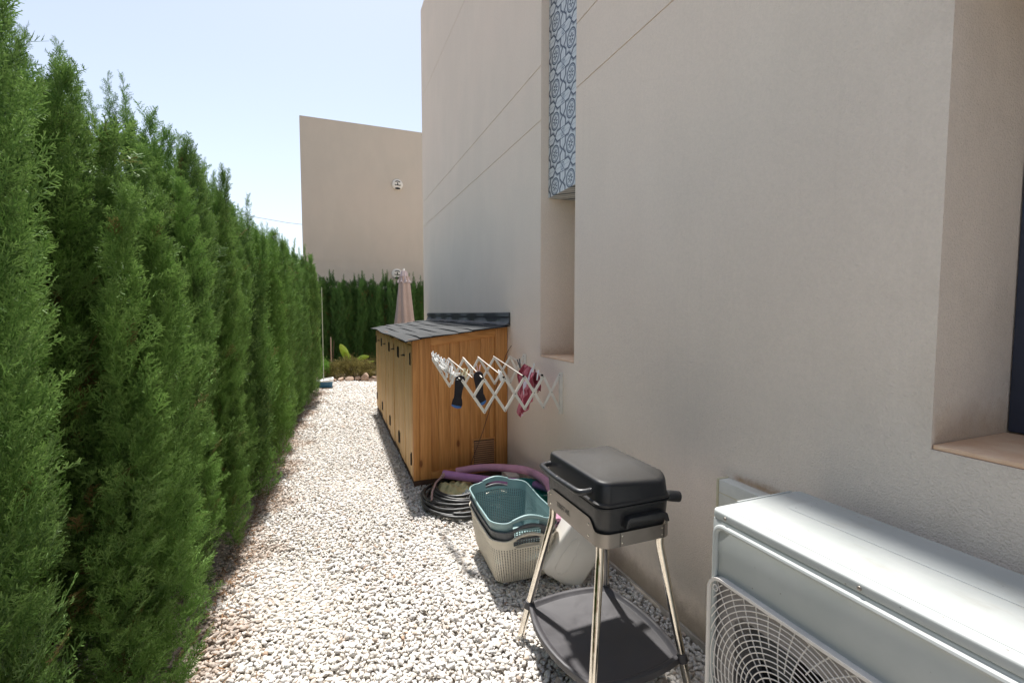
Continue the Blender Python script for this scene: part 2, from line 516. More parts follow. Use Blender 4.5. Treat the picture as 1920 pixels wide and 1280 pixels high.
class MB:
    """collects shapes given in world coordinates, links them as one mesh"""
    def __init__(self):
        self.v = []
        self.f = []

    def add(self, vs, fs):
        n = len(self.v)
        self.v += [tuple(p) for p in vs]
        self.f += [tuple(i + n for i in f) for f in fs]
        return self

    def box(self, a, b, m=None):
        x0, y0, z0 = a
        x1, y1, z1 = b
        vs = [(x0, y0, z0), (x1, y0, z0), (x1, y1, z0), (x0, y1, z0), (x0, y0, z1), (x1, y0, z1), (x1, y1, z1), (x0, y1, z1)]
        if m is not None:
            vs = [m @ Vector(p) for p in vs]
        return self.add(vs, [(0, 3, 2, 1), (4, 5, 6, 7), (0, 1, 5, 4), (1, 2, 6, 5), (2, 3, 7, 6), (3, 0, 4, 7)])

    def tube(self, pts, r, seg=10, cap=True, closed=False):
        pts = [Vector(p) for p in pts]
        n = len(pts)
        rs = r if hasattr(r, '__len__') else [r] * n
        t0 = (pts[1] - pts[0]).normalized()
        up = Vector((0, 0, 1)) if abs(t0.z) < 0.9 else Vector((1, 0, 0))
        nrm = t0.cross(up).normalized()
        vs = []
        for i, p in enumerate(pts):
            if closed:
                t = (pts[(i + 1) % n] - pts[i - 1]).normalized()
            elif i == 0:
                t = t0
            elif i == n - 1:
                t = (pts[-1] - pts[-2]).normalized()
            else:
                t = ((pts[i + 1] - p).normalized() + (p - pts[i - 1]).normalized()).normalized()
            nrm = (nrm - t * nrm.dot(t)).normalized()
            b = t.cross(nrm)
            for k in range(seg):
                a = 2 * math.pi * k / seg
                vs.append(p + (nrm * math.cos(a) + b * math.sin(a)) * rs[i])
        fs = []
        for i in range(n if closed else n - 1):
            j = (i + 1) % n
            for k in range(seg):
                q = (k + 1) % seg
                fs.append((i * seg + k, i * seg + q, j * seg + q, j * seg + k))
        if cap and not closed:
            fs.append(tuple(range(seg))[::-1])
            fs.append(tuple((n - 1) * seg + k for k in range(seg)))
        return self.add(vs, fs)

    def lathe(self, prof, seg=24, m=None):
        vs, fs = [], []
        for r, z in prof:
            for k in range(seg):
                a = 2 * math.pi * k / seg
                p = Vector((r * math.cos(a), r * math.sin(a), z))
                vs.append(m @ p if m is not None else p)
        for i in range(len(prof) - 1):
            for k in range(seg):
                q = (k + 1) % seg
                fs.append((i * seg + k, i * seg + q, (i + 1) * seg + q, (i + 1) * seg + k))
        fs.append(tuple(range(seg))[::-1])
        fs.append(tuple((len(prof) - 1) * seg + k for k in range(seg)))
        return self.add(vs, fs)

    def prism(self, outline, d0, d1, m):
        """outline in the local xy plane, extruded from z=d0 to z=d1, moved by matrix m"""
        n = len(outline)
        vs = [m @ Vector((x, y, d0)) for x, y in outline] + [m @ Vector((x, y, d1)) for x, y in outline]
        fs = [tuple(range(n))[::-1], tuple(range(n, 2 * n))]
        fs += [(i, (i + 1) % n, n + (i + 1) % n, n + i) for i in range(n)]
        return self.add(vs, fs)

    def build(self, name, mat, parent=None, bevel=0.0, smooth=32, segs=2, warp=None, recalc=True, loc=None, local=False):
        org = ORG[parent] if (parent is not None and not local) else (Vector(loc) if loc is not None else Vector((0, 0, 0)))
        if local:
            org = Vector((0, 0, 0))
        vs = self.v
        if warp:
            vs = [warp(p) for p in vs]
        me = bpy.data.meshes.new(name)
        me.from_pydata([(p[0] - org[0], p[1] - org[1], p[2] - org[2]) for p in vs], [], self.f)
        bm = bmesh.new()
        bm.from_mesh(me)
        if recalc:
            bmesh.ops.recalc_face_normals(bm, faces=bm.faces)
        if bevel:
            es = [e for e in bm.edges if len(e.link_faces) == 2 and e.calc_face_angle(0) > 0.5]
            bmesh.ops.bevel(bm, geom=es, offset=bevel, segments=segs, profile=0.5, affect='EDGES', clamp_overlap=True)
        bm.to_mesh(me)
        bm.free()
        return finish(name, me, mat, parent, smooth, loc)


def split_pieces(mb, name, mat, parent):
    """link every separate piece collected in mb as a part of its own"""
    par = list(range(len(mb.v)))
    def find(i):
        while par[i] != i:
            par[i] = par[par[i]]
            i = par[i]
        return i
    for f in mb.f:
        for i in f[1:]:
            par[find(i)] = find(f[0])
    groups = {}
    for f in mb.f:
        groups.setdefault(find(f[0]), []).append(f)
    for fs in groups.values():
        ids = sorted({i for f in fs for i in f})
        mp = {i: k for k, i in enumerate(ids)}
        MB().add([mb.v[i] for i in ids], [tuple(mp[i] for i in f) for f in fs]).build(name, mat, parent)


def thicken(me, th):
    """give an open sheet a second side th behind the first"""
    bm = bmesh.new()
    bm.from_mesh(me)
    bm.normal_update()
    vs = list(bm.verts)
    fs = list(bm.faces)
    nv = {v: bm.verts.new(v.co - v.normal * th) for v in vs}
    edge = [e for e in bm.edges if len(e.link_faces) == 1]
    for f in fs:
        bm.faces.new([nv[v] for v in reversed(f.verts)])
    for e in edge:
        a, b = e.verts
        bm.faces.new([a, b, nv[b], nv[a]])
    bmesh.ops.recalc_face_normals(bm, faces=bm.faces)
    bm.to_mesh(me)
    bm.free()


def rrect(cx, cy, hx, hy, r, n=6):
    """rounded rectangle outline, counter-clockwise"""
    o = []
    for sx, sy, a0 in ((1, -1, -90), (1, 1, 0), (-1, 1, 90), (-1, -1, 180)):
        for k in range(n + 1):
            a = R_(a0 + 90 * k / n)
            o.append((cx + sx * (hx - r) + r * math.cos(a), cy + sy * (hy - r) + r * math.sin(a)))
    return o


def np_mesh(name, V, F, tone=None):
    """V (n,3), F (m,k) -> mesh, optional per-vertex colour (n,3)"""
    me = bpy.data.meshes.new(name)
    n, m, k = len(V), len(F), F.shape[1]
    me.vertices.add(n)
    me.vertices.foreach_set('co', V.astype(np.float32).ravel())
    me.loops.add(m * k)
    me.loops.foreach_set('vertex_index', F.astype(np.int32).ravel())
    me.polygons.add(m)
    me.polygons.foreach_set('loop_start', np.arange(0, m * k, k, dtype=np.int32))
    me.polygons.foreach_set('loop_total', np.full(m, k, dtype=np.int32))
    if tone is not None:
        at = me.color_attributes.new('tone', 'FLOAT_COLOR', 'POINT')
        at.data.foreach_set('color', np.concatenate([tone, np.ones((n, 1))], 1).astype(np.float32).ravel())
    me.update(calc_edges=True)
    return me

# ------------------------------------------------------------------ ground and gravel
g = MB()
g.add([(-60, -30, 0), (60, -30, 0), (60, 90, 0), (-60, 90, 0)], [(0, 1, 2, 3)])
ground = g.build('ground', M['ground'], smooth=None)
tag(ground, 'pale bed under the white gravel path', 'ground', kind='structure')

WX = 1.526                                     # face of the house wall

def front_x(y):                                # front face of the left hedge
    return float(np.interp(y, [0, 2.2, 3.0, 4.1, 4.7, 7.1, 9.0, 9.8, 11], [-0.62, -0.60, -0.57, -0.51, -0.48, -0.42, -0.24, -0.17, -0.1]))

def ico(sub=1):
    bm = bmesh.new()
    bmesh.ops.create_icosphere(bm, subdivisions=sub, radius=1)
    v = np.array([p.co[:] for p in bm.verts])
    f = np.array([[q.index for q in p.verts] for p in bm.faces])
    bm.free()
    return v, f

def rot_mats(rng, n):
    q = rng.normal(size=(n, 4))
    q /= np.linalg.norm(q, axis=1, keepdims=True)
    w, x, y, z = q.T
    return np.stack([1 - 2 * (y * y + z * z), 2 * (x * y - z * w), 2 * (x * z + y * w),
                     2 * (x * y + z * w), 1 - 2 * (x * x + z * z), 2 * (y * z - x * w),
                     2 * (x * z - y * w), 2 * (y * z + x * w), 1 - 2 * (x * x + y * y)], 1).reshape(n, 3, 3)

def gravel():
    rng = np.random.default_rng(3)
    v1, f1 = ico(2)
    v0, f0 = ico(1)
    tm1, tm0 = [], []
    for k in range(12):
        for (v, store) in ((v1, tm1), (v0, tm0)):
            r = np.random.default_rng(100 + k)
            w = v.copy()
            for _ in range(9):                  # chip flat faces off the pebble
                d = r.normal(size=3); d /= np.linalg.norm(d)
                c = r.uniform(0.55, 0.85)
                s = w @ d
                w = w - np.clip(s - c, 0, None)[:, None] * d * 0.85
            store.append(w * np.array([1.08, r.uniform(0.52, 0.82), r.uniform(0.42, 0.6)]))
    VS, FS, TS = [], [], []
    off = 0
    def batch(xs, ys, zs, size, tms, f, tone):
        nonlocal off
        n = len(xs)
        kind = rng.integers(0, len(tms), n)
        az = rng.uniform(0, 2 * np.pi, n)
        tilt = rng.normal(0, 0.38, n)
        tilt2 = rng.normal(0, 0.38, n)
        ca, sa, ct, st, cb, sb = np.cos(az), np.sin(az), np.cos(tilt), np.sin(tilt), np.cos(tilt2), np.sin(tilt2)
        o = np.zeros(n); e = np.ones(n)
        Rz = np.stack([ca, -sa, o, sa, ca, o, o, o, e], 1).reshape(n, 3, 3)
        Rx = np.stack([e, o, o, o, ct, -st, o, st, ct], 1).reshape(n, 3, 3)
        Ry = np.stack([cb, o, sb, o, e, o, -sb, o, cb], 1).reshape(n, 3, 3)
        Rm = Rz @ Rx @ Ry
        T = np.array(tms)[kind] * size[:, None, None]
        P = np.einsum('nij,nkj->nki', Rm, T) + np.stack([xs, ys, zs], 1)[:, None, :]
        nv = P.shape[1]
        VS.append(P.reshape(-1, 3))
        FS.append((f[None] + (np.arange(n) * nv)[:, None, None] + off).reshape(-1, 3))
        TS.append(np.repeat(tone, nv, 0))
        off += n * nv
    def field(x0, x1, y0, y1, step, size, tms, f, z, keep=1.0):
        gx, gy = np.meshgrid(np.arange(x0, x1, step), np.arange(y0, y1, step * 0.9))
        xs = gx.ravel() + rng.uniform(-0.5, 0.5, gx.size) * step
        ys = gy.ravel() + rng.uniform(-0.5, 0.5, gx.size) * step
        fx = np.interp(ys, [0, 2.2, 4.7, 7.1, 9.8, 11], [-0.62, -0.6, -0.48, -0.42, -0.17, -0.1])
        inside = (xs < WX - 0.012) | (ys > 8.0)
        cab = (xs > 0.68) & (ys > 3.99) & (ys < 7.5)
        bed = ys > 10.75 + 0.1 * np.sin(xs * 5)
        ok = inside & ~cab & ~bed & (xs > fx - 0.55) & (rng.uniform(size=xs.size) < keep)
        xs, ys, fx = xs[ok], ys[ok], fx[ok]
        n = len(xs)
        s = size * rng.uniform(0.65, 1.35, n)
        base = np.array([0.66, 0.62, 0.56])
        pal = np.array([[0.82, 0.79, 0.73], [0.80, 0.78, 0.75], [0.77, 0.71, 0.64], [0.84, 0.82, 0.79], [0.70, 0.67, 0.64], [0.63, 0.52, 0.43], [0.40, 0.38, 0.36], [0.52, 0.36, 0.26]])
        pr = np.array([0.28, 0.25, 0.15, 0.20, 0.080, 0.025, 0.012, 0.003])
        tone = pal[rng.choice(8, n, p=pr / pr.sum())] * rng.uniform(0.76, 0.95, (n, 1))
        # earth-stained stones right under the hedge, its shade painted into their colour too
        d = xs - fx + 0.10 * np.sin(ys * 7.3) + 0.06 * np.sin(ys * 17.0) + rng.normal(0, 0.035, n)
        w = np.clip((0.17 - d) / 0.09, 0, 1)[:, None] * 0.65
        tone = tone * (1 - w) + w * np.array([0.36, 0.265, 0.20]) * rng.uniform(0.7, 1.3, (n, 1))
        # a few dirty patches out by the grill
        zz = z + rng.uniform(-0.004, 0.006, n) + s * 0.25 + 0.006 * np.sin(xs * 6 + ys * 2.3) + 0.005 * np.sin(ys * 4.1)
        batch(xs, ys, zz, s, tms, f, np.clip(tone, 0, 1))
    field(-1.0, 1.53, 1.0, 3.0, 0.0205, 0.0128, tm1, f1, 0.002)
    field(-1.0, 1.53, 1.0, 3.0, 0.0265, 0.0136, tm1, f1, 0.009, 0.92)
    field(-0.9, 1.53, 3.0, 6.2, 0.0225, 0.0132, tm0, f0, 0.003)
    field(-0.9, 1.53, 3.0, 6.2, 0.029, 0.0142, tm0, f0, 0.009, 0.92)
    field(-0.8, 2.2, 6.2, 11.0, 0.032, 0.0190, tm0, f0, 0.004)
    field(-0.8, 2.2, 6.2, 11.0, 0.046, 0.0200, tm0, f0, 0.012, 0.8)
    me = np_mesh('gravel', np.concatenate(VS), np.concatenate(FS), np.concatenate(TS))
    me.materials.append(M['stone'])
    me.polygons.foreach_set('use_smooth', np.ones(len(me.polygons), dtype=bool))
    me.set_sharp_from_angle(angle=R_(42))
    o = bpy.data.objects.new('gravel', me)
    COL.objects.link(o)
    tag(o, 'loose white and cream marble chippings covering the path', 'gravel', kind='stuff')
gravel()

# dry litter shed by the hedge
def litter():
    rng = np.random.default_rng(8)
    n = 2600
    y = rng.uniform(1.2, 10.4, n)
    x = np.interp(y, [0, 2.2, 4.7, 7.1, 9.8], [-0.62, -0.6, -0.48, -0.42, -0.17]) + np.abs(rng.normal(0, 0.13, n)) - 0.05
    k = rng.uniform(size=n) < 0.05
    x[k] = rng.uniform(-0.4, 1.4, k.sum())
    z = rng.uniform(0.026, 0.036, n)
    a = rng.uniform(0, 6.28, n)
    L = rng.uniform(0.006, 0.02, n)
    w = rng.uniform(0.001, 0.0035, n)
    dx, dy = np.cos(a) * L, np.sin(a) * L
    nx, ny = -np.sin(a) * w, np.cos(a) * w
    tz = rng.normal(0, 0.003, n)
    V = np.stack([np.stack([x - dx - nx, y - dy - ny, z - tz], 1), np.stack([x + dx - nx, y + dy - ny, z + tz], 1),
                  np.stack([x + dx + nx, y + dy + ny, z + tz + 0.001], 1), np.stack([x - dx + nx, y - dy + ny, z - tz + 0.001], 1)], 1).reshape(-1, 3)
    F = np.arange(4 * n).reshape(n, 4)
    t = NT('dry_needles')
    c = t.mix(t.noise(t.world(), 40), (0.10, 0.05, 0.025), (0.26, 0.15, 0.07))
    me = np_mesh('leaf_litter', V, F)
    me.materials.append(t.done(c, 0.9))
    o = bpy.data.objects.new('leaf_litter', me)
    COL.objects.link(o)
    tag(o, 'dry brown hedge clippings scattered along the foot of the hedge', 'leaf litter', kind='stuff')
litter()

# soil bed at the end of the path
s = MB()
nx, ny = 60, 30
vs, fs = [], []
for j in range(ny + 1):
    for i in range(nx + 1):
        x = -3.5 + 8.5 * i / nx
        y = 10.75 + 0.1 * math.sin(x * 5) + 3.6 * j / ny
        e = min(1, j / 3)
        vs.append((x, y, 0.006 + e * (0.05 + 0.03 * math.sin(x * 3.1 + y * 2) + 0.02 * math.sin(x * 9 - y * 7))))
for j in range(ny):
    for i in range(nx):
        a = j * (nx + 1) + i
        fs.append((a, a + 1, a + nx + 2, a + nx + 1))
s.add(vs, fs)
tag(s.build('soil', M['soil'], smooth=60), 'dark planting bed at the far end of the path', 'soil', kind='structure')

s = MB()
s.add([(-30, -20, .004), (-1.0, -20, .004), (-1.0, 10.4, .004), (-30, 30, .004)], [(0, 1, 2, 3)])
tag(s.build('hedge_soil', M['soil'], smooth=None), 'dark earth under and behind the left hedge', 'soil', kind='structure')

# ------------------------------------------------------------------ the house on the right
H_TOP = 6.45

def depth_wall(mb, ys, zs, depth, x0, base_depth=0.0):
    """front skin facing -X built from a grid of cells, each cell at its own depth behind x0;
    steps between neighbours become reveals"""
    ny, nz = len(ys) - 1, len(zs) - 1
    D = [[depth(0.5 * (ys[i] + ys[i + 1]), 0.5 * (zs[j] + zs[j + 1])) for j in range(nz)] for i in range(ny)]
    for i in range(ny):
        for j in range(nz):
            d = D[i][j]
            x = x0 + d
            mb.add([(x, ys[i], zs[j]), (x, ys[i], zs[j + 1]), (x, ys[i + 1], zs[j + 1]), (x, ys[i + 1], zs[j])], [(0, 1, 2, 3)])
            if i + 1 < ny and abs(D[i + 1][j] - d) > 1e-6:
                a, b = x0 + d, x0 + D[i + 1][j]
                y = ys[i + 1]
                q = [(a, y, zs[j]), (b, y, zs[j]), (b, y, zs[j + 1]), (a, y, zs[j + 1])]
                mb.add(q, [(0, 3, 2, 1)])
            if j + 1 < nz and abs(D[i][j + 1] - d) > 1e-6:
                a, b = x0 + d, x0 + D[i][j + 1]
                z = zs[j + 1]
                q = [(a, ys[i], z), (b, ys[i], z), (b, ys[i + 1], z), (a, ys[i + 1], z)]
                mb.add(q, [(0, 1, 2, 3)])

house = empty('house', (WX, 3.0, 0), 'beige rendered house wall with tall niche, window recess and blue tile panel', 'house')
NY0, NY1, NZ0 = 2.738, 3.270, 1.168
WY0, WY1, WZ0, WZ1 = -1.2, 0.748, 1.130, 2.50
J1, J2, J3 = 2.952, 3.352, 5.05
ys = [-3.0, WY0, WY1, NY0, NY1, 7.94]
zs = [0.0, WZ0, NZ0, WZ1, J1 - .0038, J1 + .0038, J2 - .0038, J2 + .0038, J3 - .0038, J3 + .0038, 5.6, H_TOP]
def dep(y, z):
    if WY0 < y < WY1 and WZ0 < z < WZ1:
        return 0.43
    if NY0 < y < NY1 and NZ0 < z < 5.6:
        return 0.44
    for J in (J1, J2, J3):
        if abs(z - J) < 0.006:
            return 0.005
    return 0.0
w = MB()
depth_wall(w, ys, zs, dep, WX)
BX = 8.0
# far end, back, near end and parapet top
w.add([(WX, 7.94, 0), (WX, 7.94, H_TOP), (BX, 7.94, H_TOP), (BX, 7.94, 0)], [(0, 1, 2, 3)])
w.add([(WX, -3, 0), (BX, -3, 0), (BX, -3, H_TOP), (WX, -3, H_TOP)], [(0, 1, 2, 3)])
w.add([(BX, -3, 0), (BX, 7.94, 0), (BX, 7.94, H_TOP), (BX, -3, H_TOP)], [(0, 1, 2, 3)])
w.add([(WX, -3, H_TOP), (BX, -3, H_TOP), (BX, 7.94, H_TOP), (WX, 7.94, H_TOP)], [(0, 1, 2, 3)])
w.build('wall', M['stucco'], house, smooth=None, recalc=False)
# stone sills, laid in the two recesses
t = NT('sill_stone')
p = t.world()
sc = t.mix(t.ramp(t.noise(p, 12, 5, 0.65), 0.3, 0.7), (0.80, 0.52, 0.33), (0.90, 0.66, 0.46))
t.bump(t.noise(p, 90, 3), 0.002)
M['sill'] = t.done(sc, 0.8)
MB().box((WX + 0.004, NY0 + .002, NZ0 + .001), (WX + 0.438, NY1 - .002, NZ0 + .014)).build('sill', M['sill'], house, bevel=0.003)
MB().box((WX + 0.004, WY0 + .002, WZ0 + .001), (WX + 0.37, WY1 - .002, WZ0 + .014)).build('sill', M['sill'], house, bevel=0.003)
# tiled panel filling the upper part of the tall niche
MB().box((1.589, NY0 + .003, 2.379), (WX + 0.436, NY1 - .003, 5.597)).build('tiled_panel', M['tile'], house, smooth=None)
# window at the back of the near recess
wf = MB()
fx0, fx1 = 1.903, 1.953
wf.box((fx0, WY1 - 0.075, WZ0 + .016), (fx1, WY1 - 0.003, WZ1 - .003))
wf.box((fx0, WY0 + .003, WZ0 + .016), (fx1, WY0 + .075, WZ1 - .003))
wf.box((fx0 + .002, WY0 + .076, WZ0 + .016), (fx1, WY1 - .076, WZ0 + .09))
wf.box((fx0 + .002, WY0 + .076, WZ1 - .075), (fx1, WY1 - .076, WZ1 - .003))
wf.box((fx0 + .002, -0.26, WZ0 + .091), (fx1, -0.19, WZ1 - .076))
win = wf.build('window', M['frame'], house, bevel=0.004)
t = NT('dark_glass')
M['glass'] = t.done((0.02, 0.025, 0.035), 0.06, 0, 0.6)
MB().box((1.925, WY0 + .07, WZ0 + .085), (1.931, WY1 - .07, WZ1 - .07)).build('pane', M['glass'], win, smooth=None)
# concrete footing strip at the foot of the wall
t = NT('footing')
ft = t.mix(t.ramp(t.noise(t.world(), 14, 4), 0.35, 0.65), (0.34, 0.30, 0.25), (0.48, 0.43, 0.37))
MB().box((WX - 0.014, -3, -0.02), (WX - 0.0005, 3.95, 0.045)).build('skirting', t.done(ft, 0.9), house, bevel=0.003)

# ------------------------------------------------------------------ house behind
nb = empty('neighbouring_house', (1.5, 15, 0), 'tall plain beige building behind the far hedge with a flat roof', 'building')
fw = MB()
FX0, FX1, FZ = -0.63, 9.0, 7.13
zz = [0, 2.765, 2.773, 3.06, 3.068, FZ]
for j in range(len(zz) - 1):
    d = 0.008 if (zz[j + 1] - zz[j]) < 0.02 else 0.0
    fw.add([(FX0, 15 + d, zz[j]), (FX1, 15 + d, zz[j]), (FX1, 15 + d, zz[j + 1]), (FX0, 15 + d, zz[j + 1])], [(0, 1, 2, 3)])
    if 0 < j:
        fw.add([(FX0, 15, zz[j]), (FX1, 15, zz[j]), (FX1, 15.008, zz[j]), (FX0, 15.008, zz[j])], [(0, 1, 2, 3)])
fw.add([(FX0, 15, 0), (FX0, 24, 0), (FX0, 24, FZ), (FX0, 15, FZ)], [(0, 1, 2, 3)])
fw.add([(FX1, 15, 0), (FX1, 24, 0), (FX1, 24, FZ), (FX1, 15, FZ)], [(0, 3, 2, 1)])
fw.add([(FX0, 15, FZ), (FX1, 15, FZ), (FX1, 24, FZ), (FX0, 24, FZ)], [(0, 1, 2, 3)])
fw.add([(FX0, 24, 0), (FX1, 24, 0), (FX1, 24, FZ), (FX0, 24, FZ)], [(0, 1, 2, 3)])
fw.build('wall', M['far_stucco'], nb, smooth=None, recalc=False)
cp = MB()
cp.box((FX0 + .003, 15.003, FZ + .001), (FX1 - .003, 15.16, FZ + .04))
cp.box((FX0 + .003, 15.161, FZ + .001), (FX0 + .16, 24, FZ + .04))
cp.build('coping', M['far_stucco'], nb, bevel=0.004)

def bulkhead(x, z, label):
    b = empty('wall_lamp', (x, 14.985, z), label, 'wall lamp', 'round lamps on the far building')
    mtx = Matrix.Translation((x, 14.998, z)) @ Matrix.Rotation(R_(90), 4, 'X')
    MB().lathe([(0.15, 0.0), (0.165, 0.01), (0.165, 0.04), (0.15, 0.06), (0.13, 0.07), (0.06, 0.075)], 28, mtx).build('base', M['ivory'], b)
    c = MB()
    def slot(pts, wd):
        c.tube([(x + a, 14.918, z + q) for a, q in pts], wd, 6)
    slot([(-0.07, 0.075), (-0.035, 0.092), (0.0, 0.096), (0.04, 0.09), (0.075, 0.07)], 0.013)
    slot([(0, 0.055), (0.004, 0.02), (0, -0.02)], 0.015)
    slot([(0, -0.02), (-0.04, -0.025), (-0.085, -0.01)], 0.013)
    slot([(0, -0.02), (0.045, -0.028), (0.09, -0.02)], 0.013)
    c.build('louvre', M['iron'], b)
    MB().lathe([(0.001, 0.0), (0.05, 0.0), (0.055, 0.01), (0.05, 0.018), (0.001, 0.018)], 20,
               Matrix.Translation((x, 14.925, z - 0.125)) @ Matrix.Diagonal((1.5, 1, 0.6, 1)) @ Matrix.Rotation(R_(90), 4, 'X')).build('sensor', M['iron'], b)
bulkhead(2.10, 5.476, 'small round cream lamp high on the blank beige wall')
bulkhead(2.05, 2.735, 'round cream lamp half hidden behind the tip of the closed parasol')

# ------------------------------------------------------------------ cypress foliage
def spray(rng, nb, ns, w):
    """flat branched cypress frond of unit length along +Y; quads of 4 own verts"""
    V, T = [], []
    curl = rng.normal(0, 0.22)
    bend = rng.normal(0, 0.15)
    def P(x, y, z=0.0):
        return np.array([x + bend * y * y, y, z + curl * y * y])
    def rib(p0, p1, w0, w1, t0, t1):
        d = p1 - p0
        d = d / (np.linalg.norm(d) + 1e-9)
        nrm = np.array([rng.normal(0, 0.55), rng.normal(0, 0.55), 1.0])
        s = np.cross(d, nrm)
        s /= np.linalg.norm(s) + 1e-9
        V.extend([p0 - s * w0, p0 + s * w0, p1 + s * w1, p1 - s * w1])
        T.extend([t0, t0, t1, t1])
    for k in range(3):
        rib(P(0, k / 3), P(0, (k + 1) / 3), w * 0.7 * (1 - k * .25), w * 0.7 * (0.75 - k * .25), 0.0, 0.15)
    for i in range(nb):
        y = 0.06 + 0.86 * (i + rng.uniform(0, 0.6)) / nb
        sd_ = 1 if i % 2 else -1
        L = (0.40 * (1 - y) ** 0.75 + 0.09) * rng.uniform(0.75, 1.15)
        a = R_(rng.uniform(28, 46))
        dz = rng.normal(0, 0.12)
        d = np.array([sd_ * math.sin(a), math.cos(a), dz])
        b0 = P(0, y)
        b1 = b0 + d * L
        rib(b0, b1, w, w * 0.55, 0.1, 0.8)
        for j in range(ns):
            t = (j + 0.5 + rng.uniform(-.2, .2)) / ns
            c0 = b0 + (b1 - b0) * t
            aa = a * sd_ + R_(rng.uniform(28, 48)) * (1 if j % 2 else -1)
            l = (0.11 * (1 - t) + 0.05) * rng.uniform(0.8, 1.3)
            c1 = c0 + np.array([math.sin(aa), math.cos(aa), dz + rng.normal(0, .15)]) * l
            rib(c0, c1, w * 0.95, w * 0.45, 0.3 + 0.5 * t, 1.0)
    return np.array(V), np.array(T)

def place_sprays(rng, pos, dirs, size, temps, tonevar, brown, up=None):
    n = len(pos)
    k = rng.integers(0, len(temps), n)
    TV = np.array([t[0] for t in temps])[k]              # n, nv, 3
    TT = np.array([t[1] for t in temps])[k]
    d = dirs / np.linalg.norm(dirs, axis=1, keepdims=True)
    r = rng.normal(size=(n, 3))
    z = np.cross(d, r)
    z /= np.linalg.norm(z, axis=1, keepdims=True)
    x = np.cross(d, z)
    P = pos[:, None, :] + size[:, None, None] * (TV[:, :, 0:1] * x[:, None, :] + TV[:, :, 1:2] * d[:, None, :] + TV[:, :, 2:3] * z[:, None, :])
    nv = TV.shape[1]
    tone = np.zeros((n, nv, 3))
    tone[:, :, 0] = tonevar[:, None]
    tone[:, :, 1] = TT * 0.8 * rng.uniform(0.4, 1.0, (n, 1))
    tone[:, :, 2] = brown[:, None]
    return P.reshape(-1, 3), tone.reshape(-1, 3)

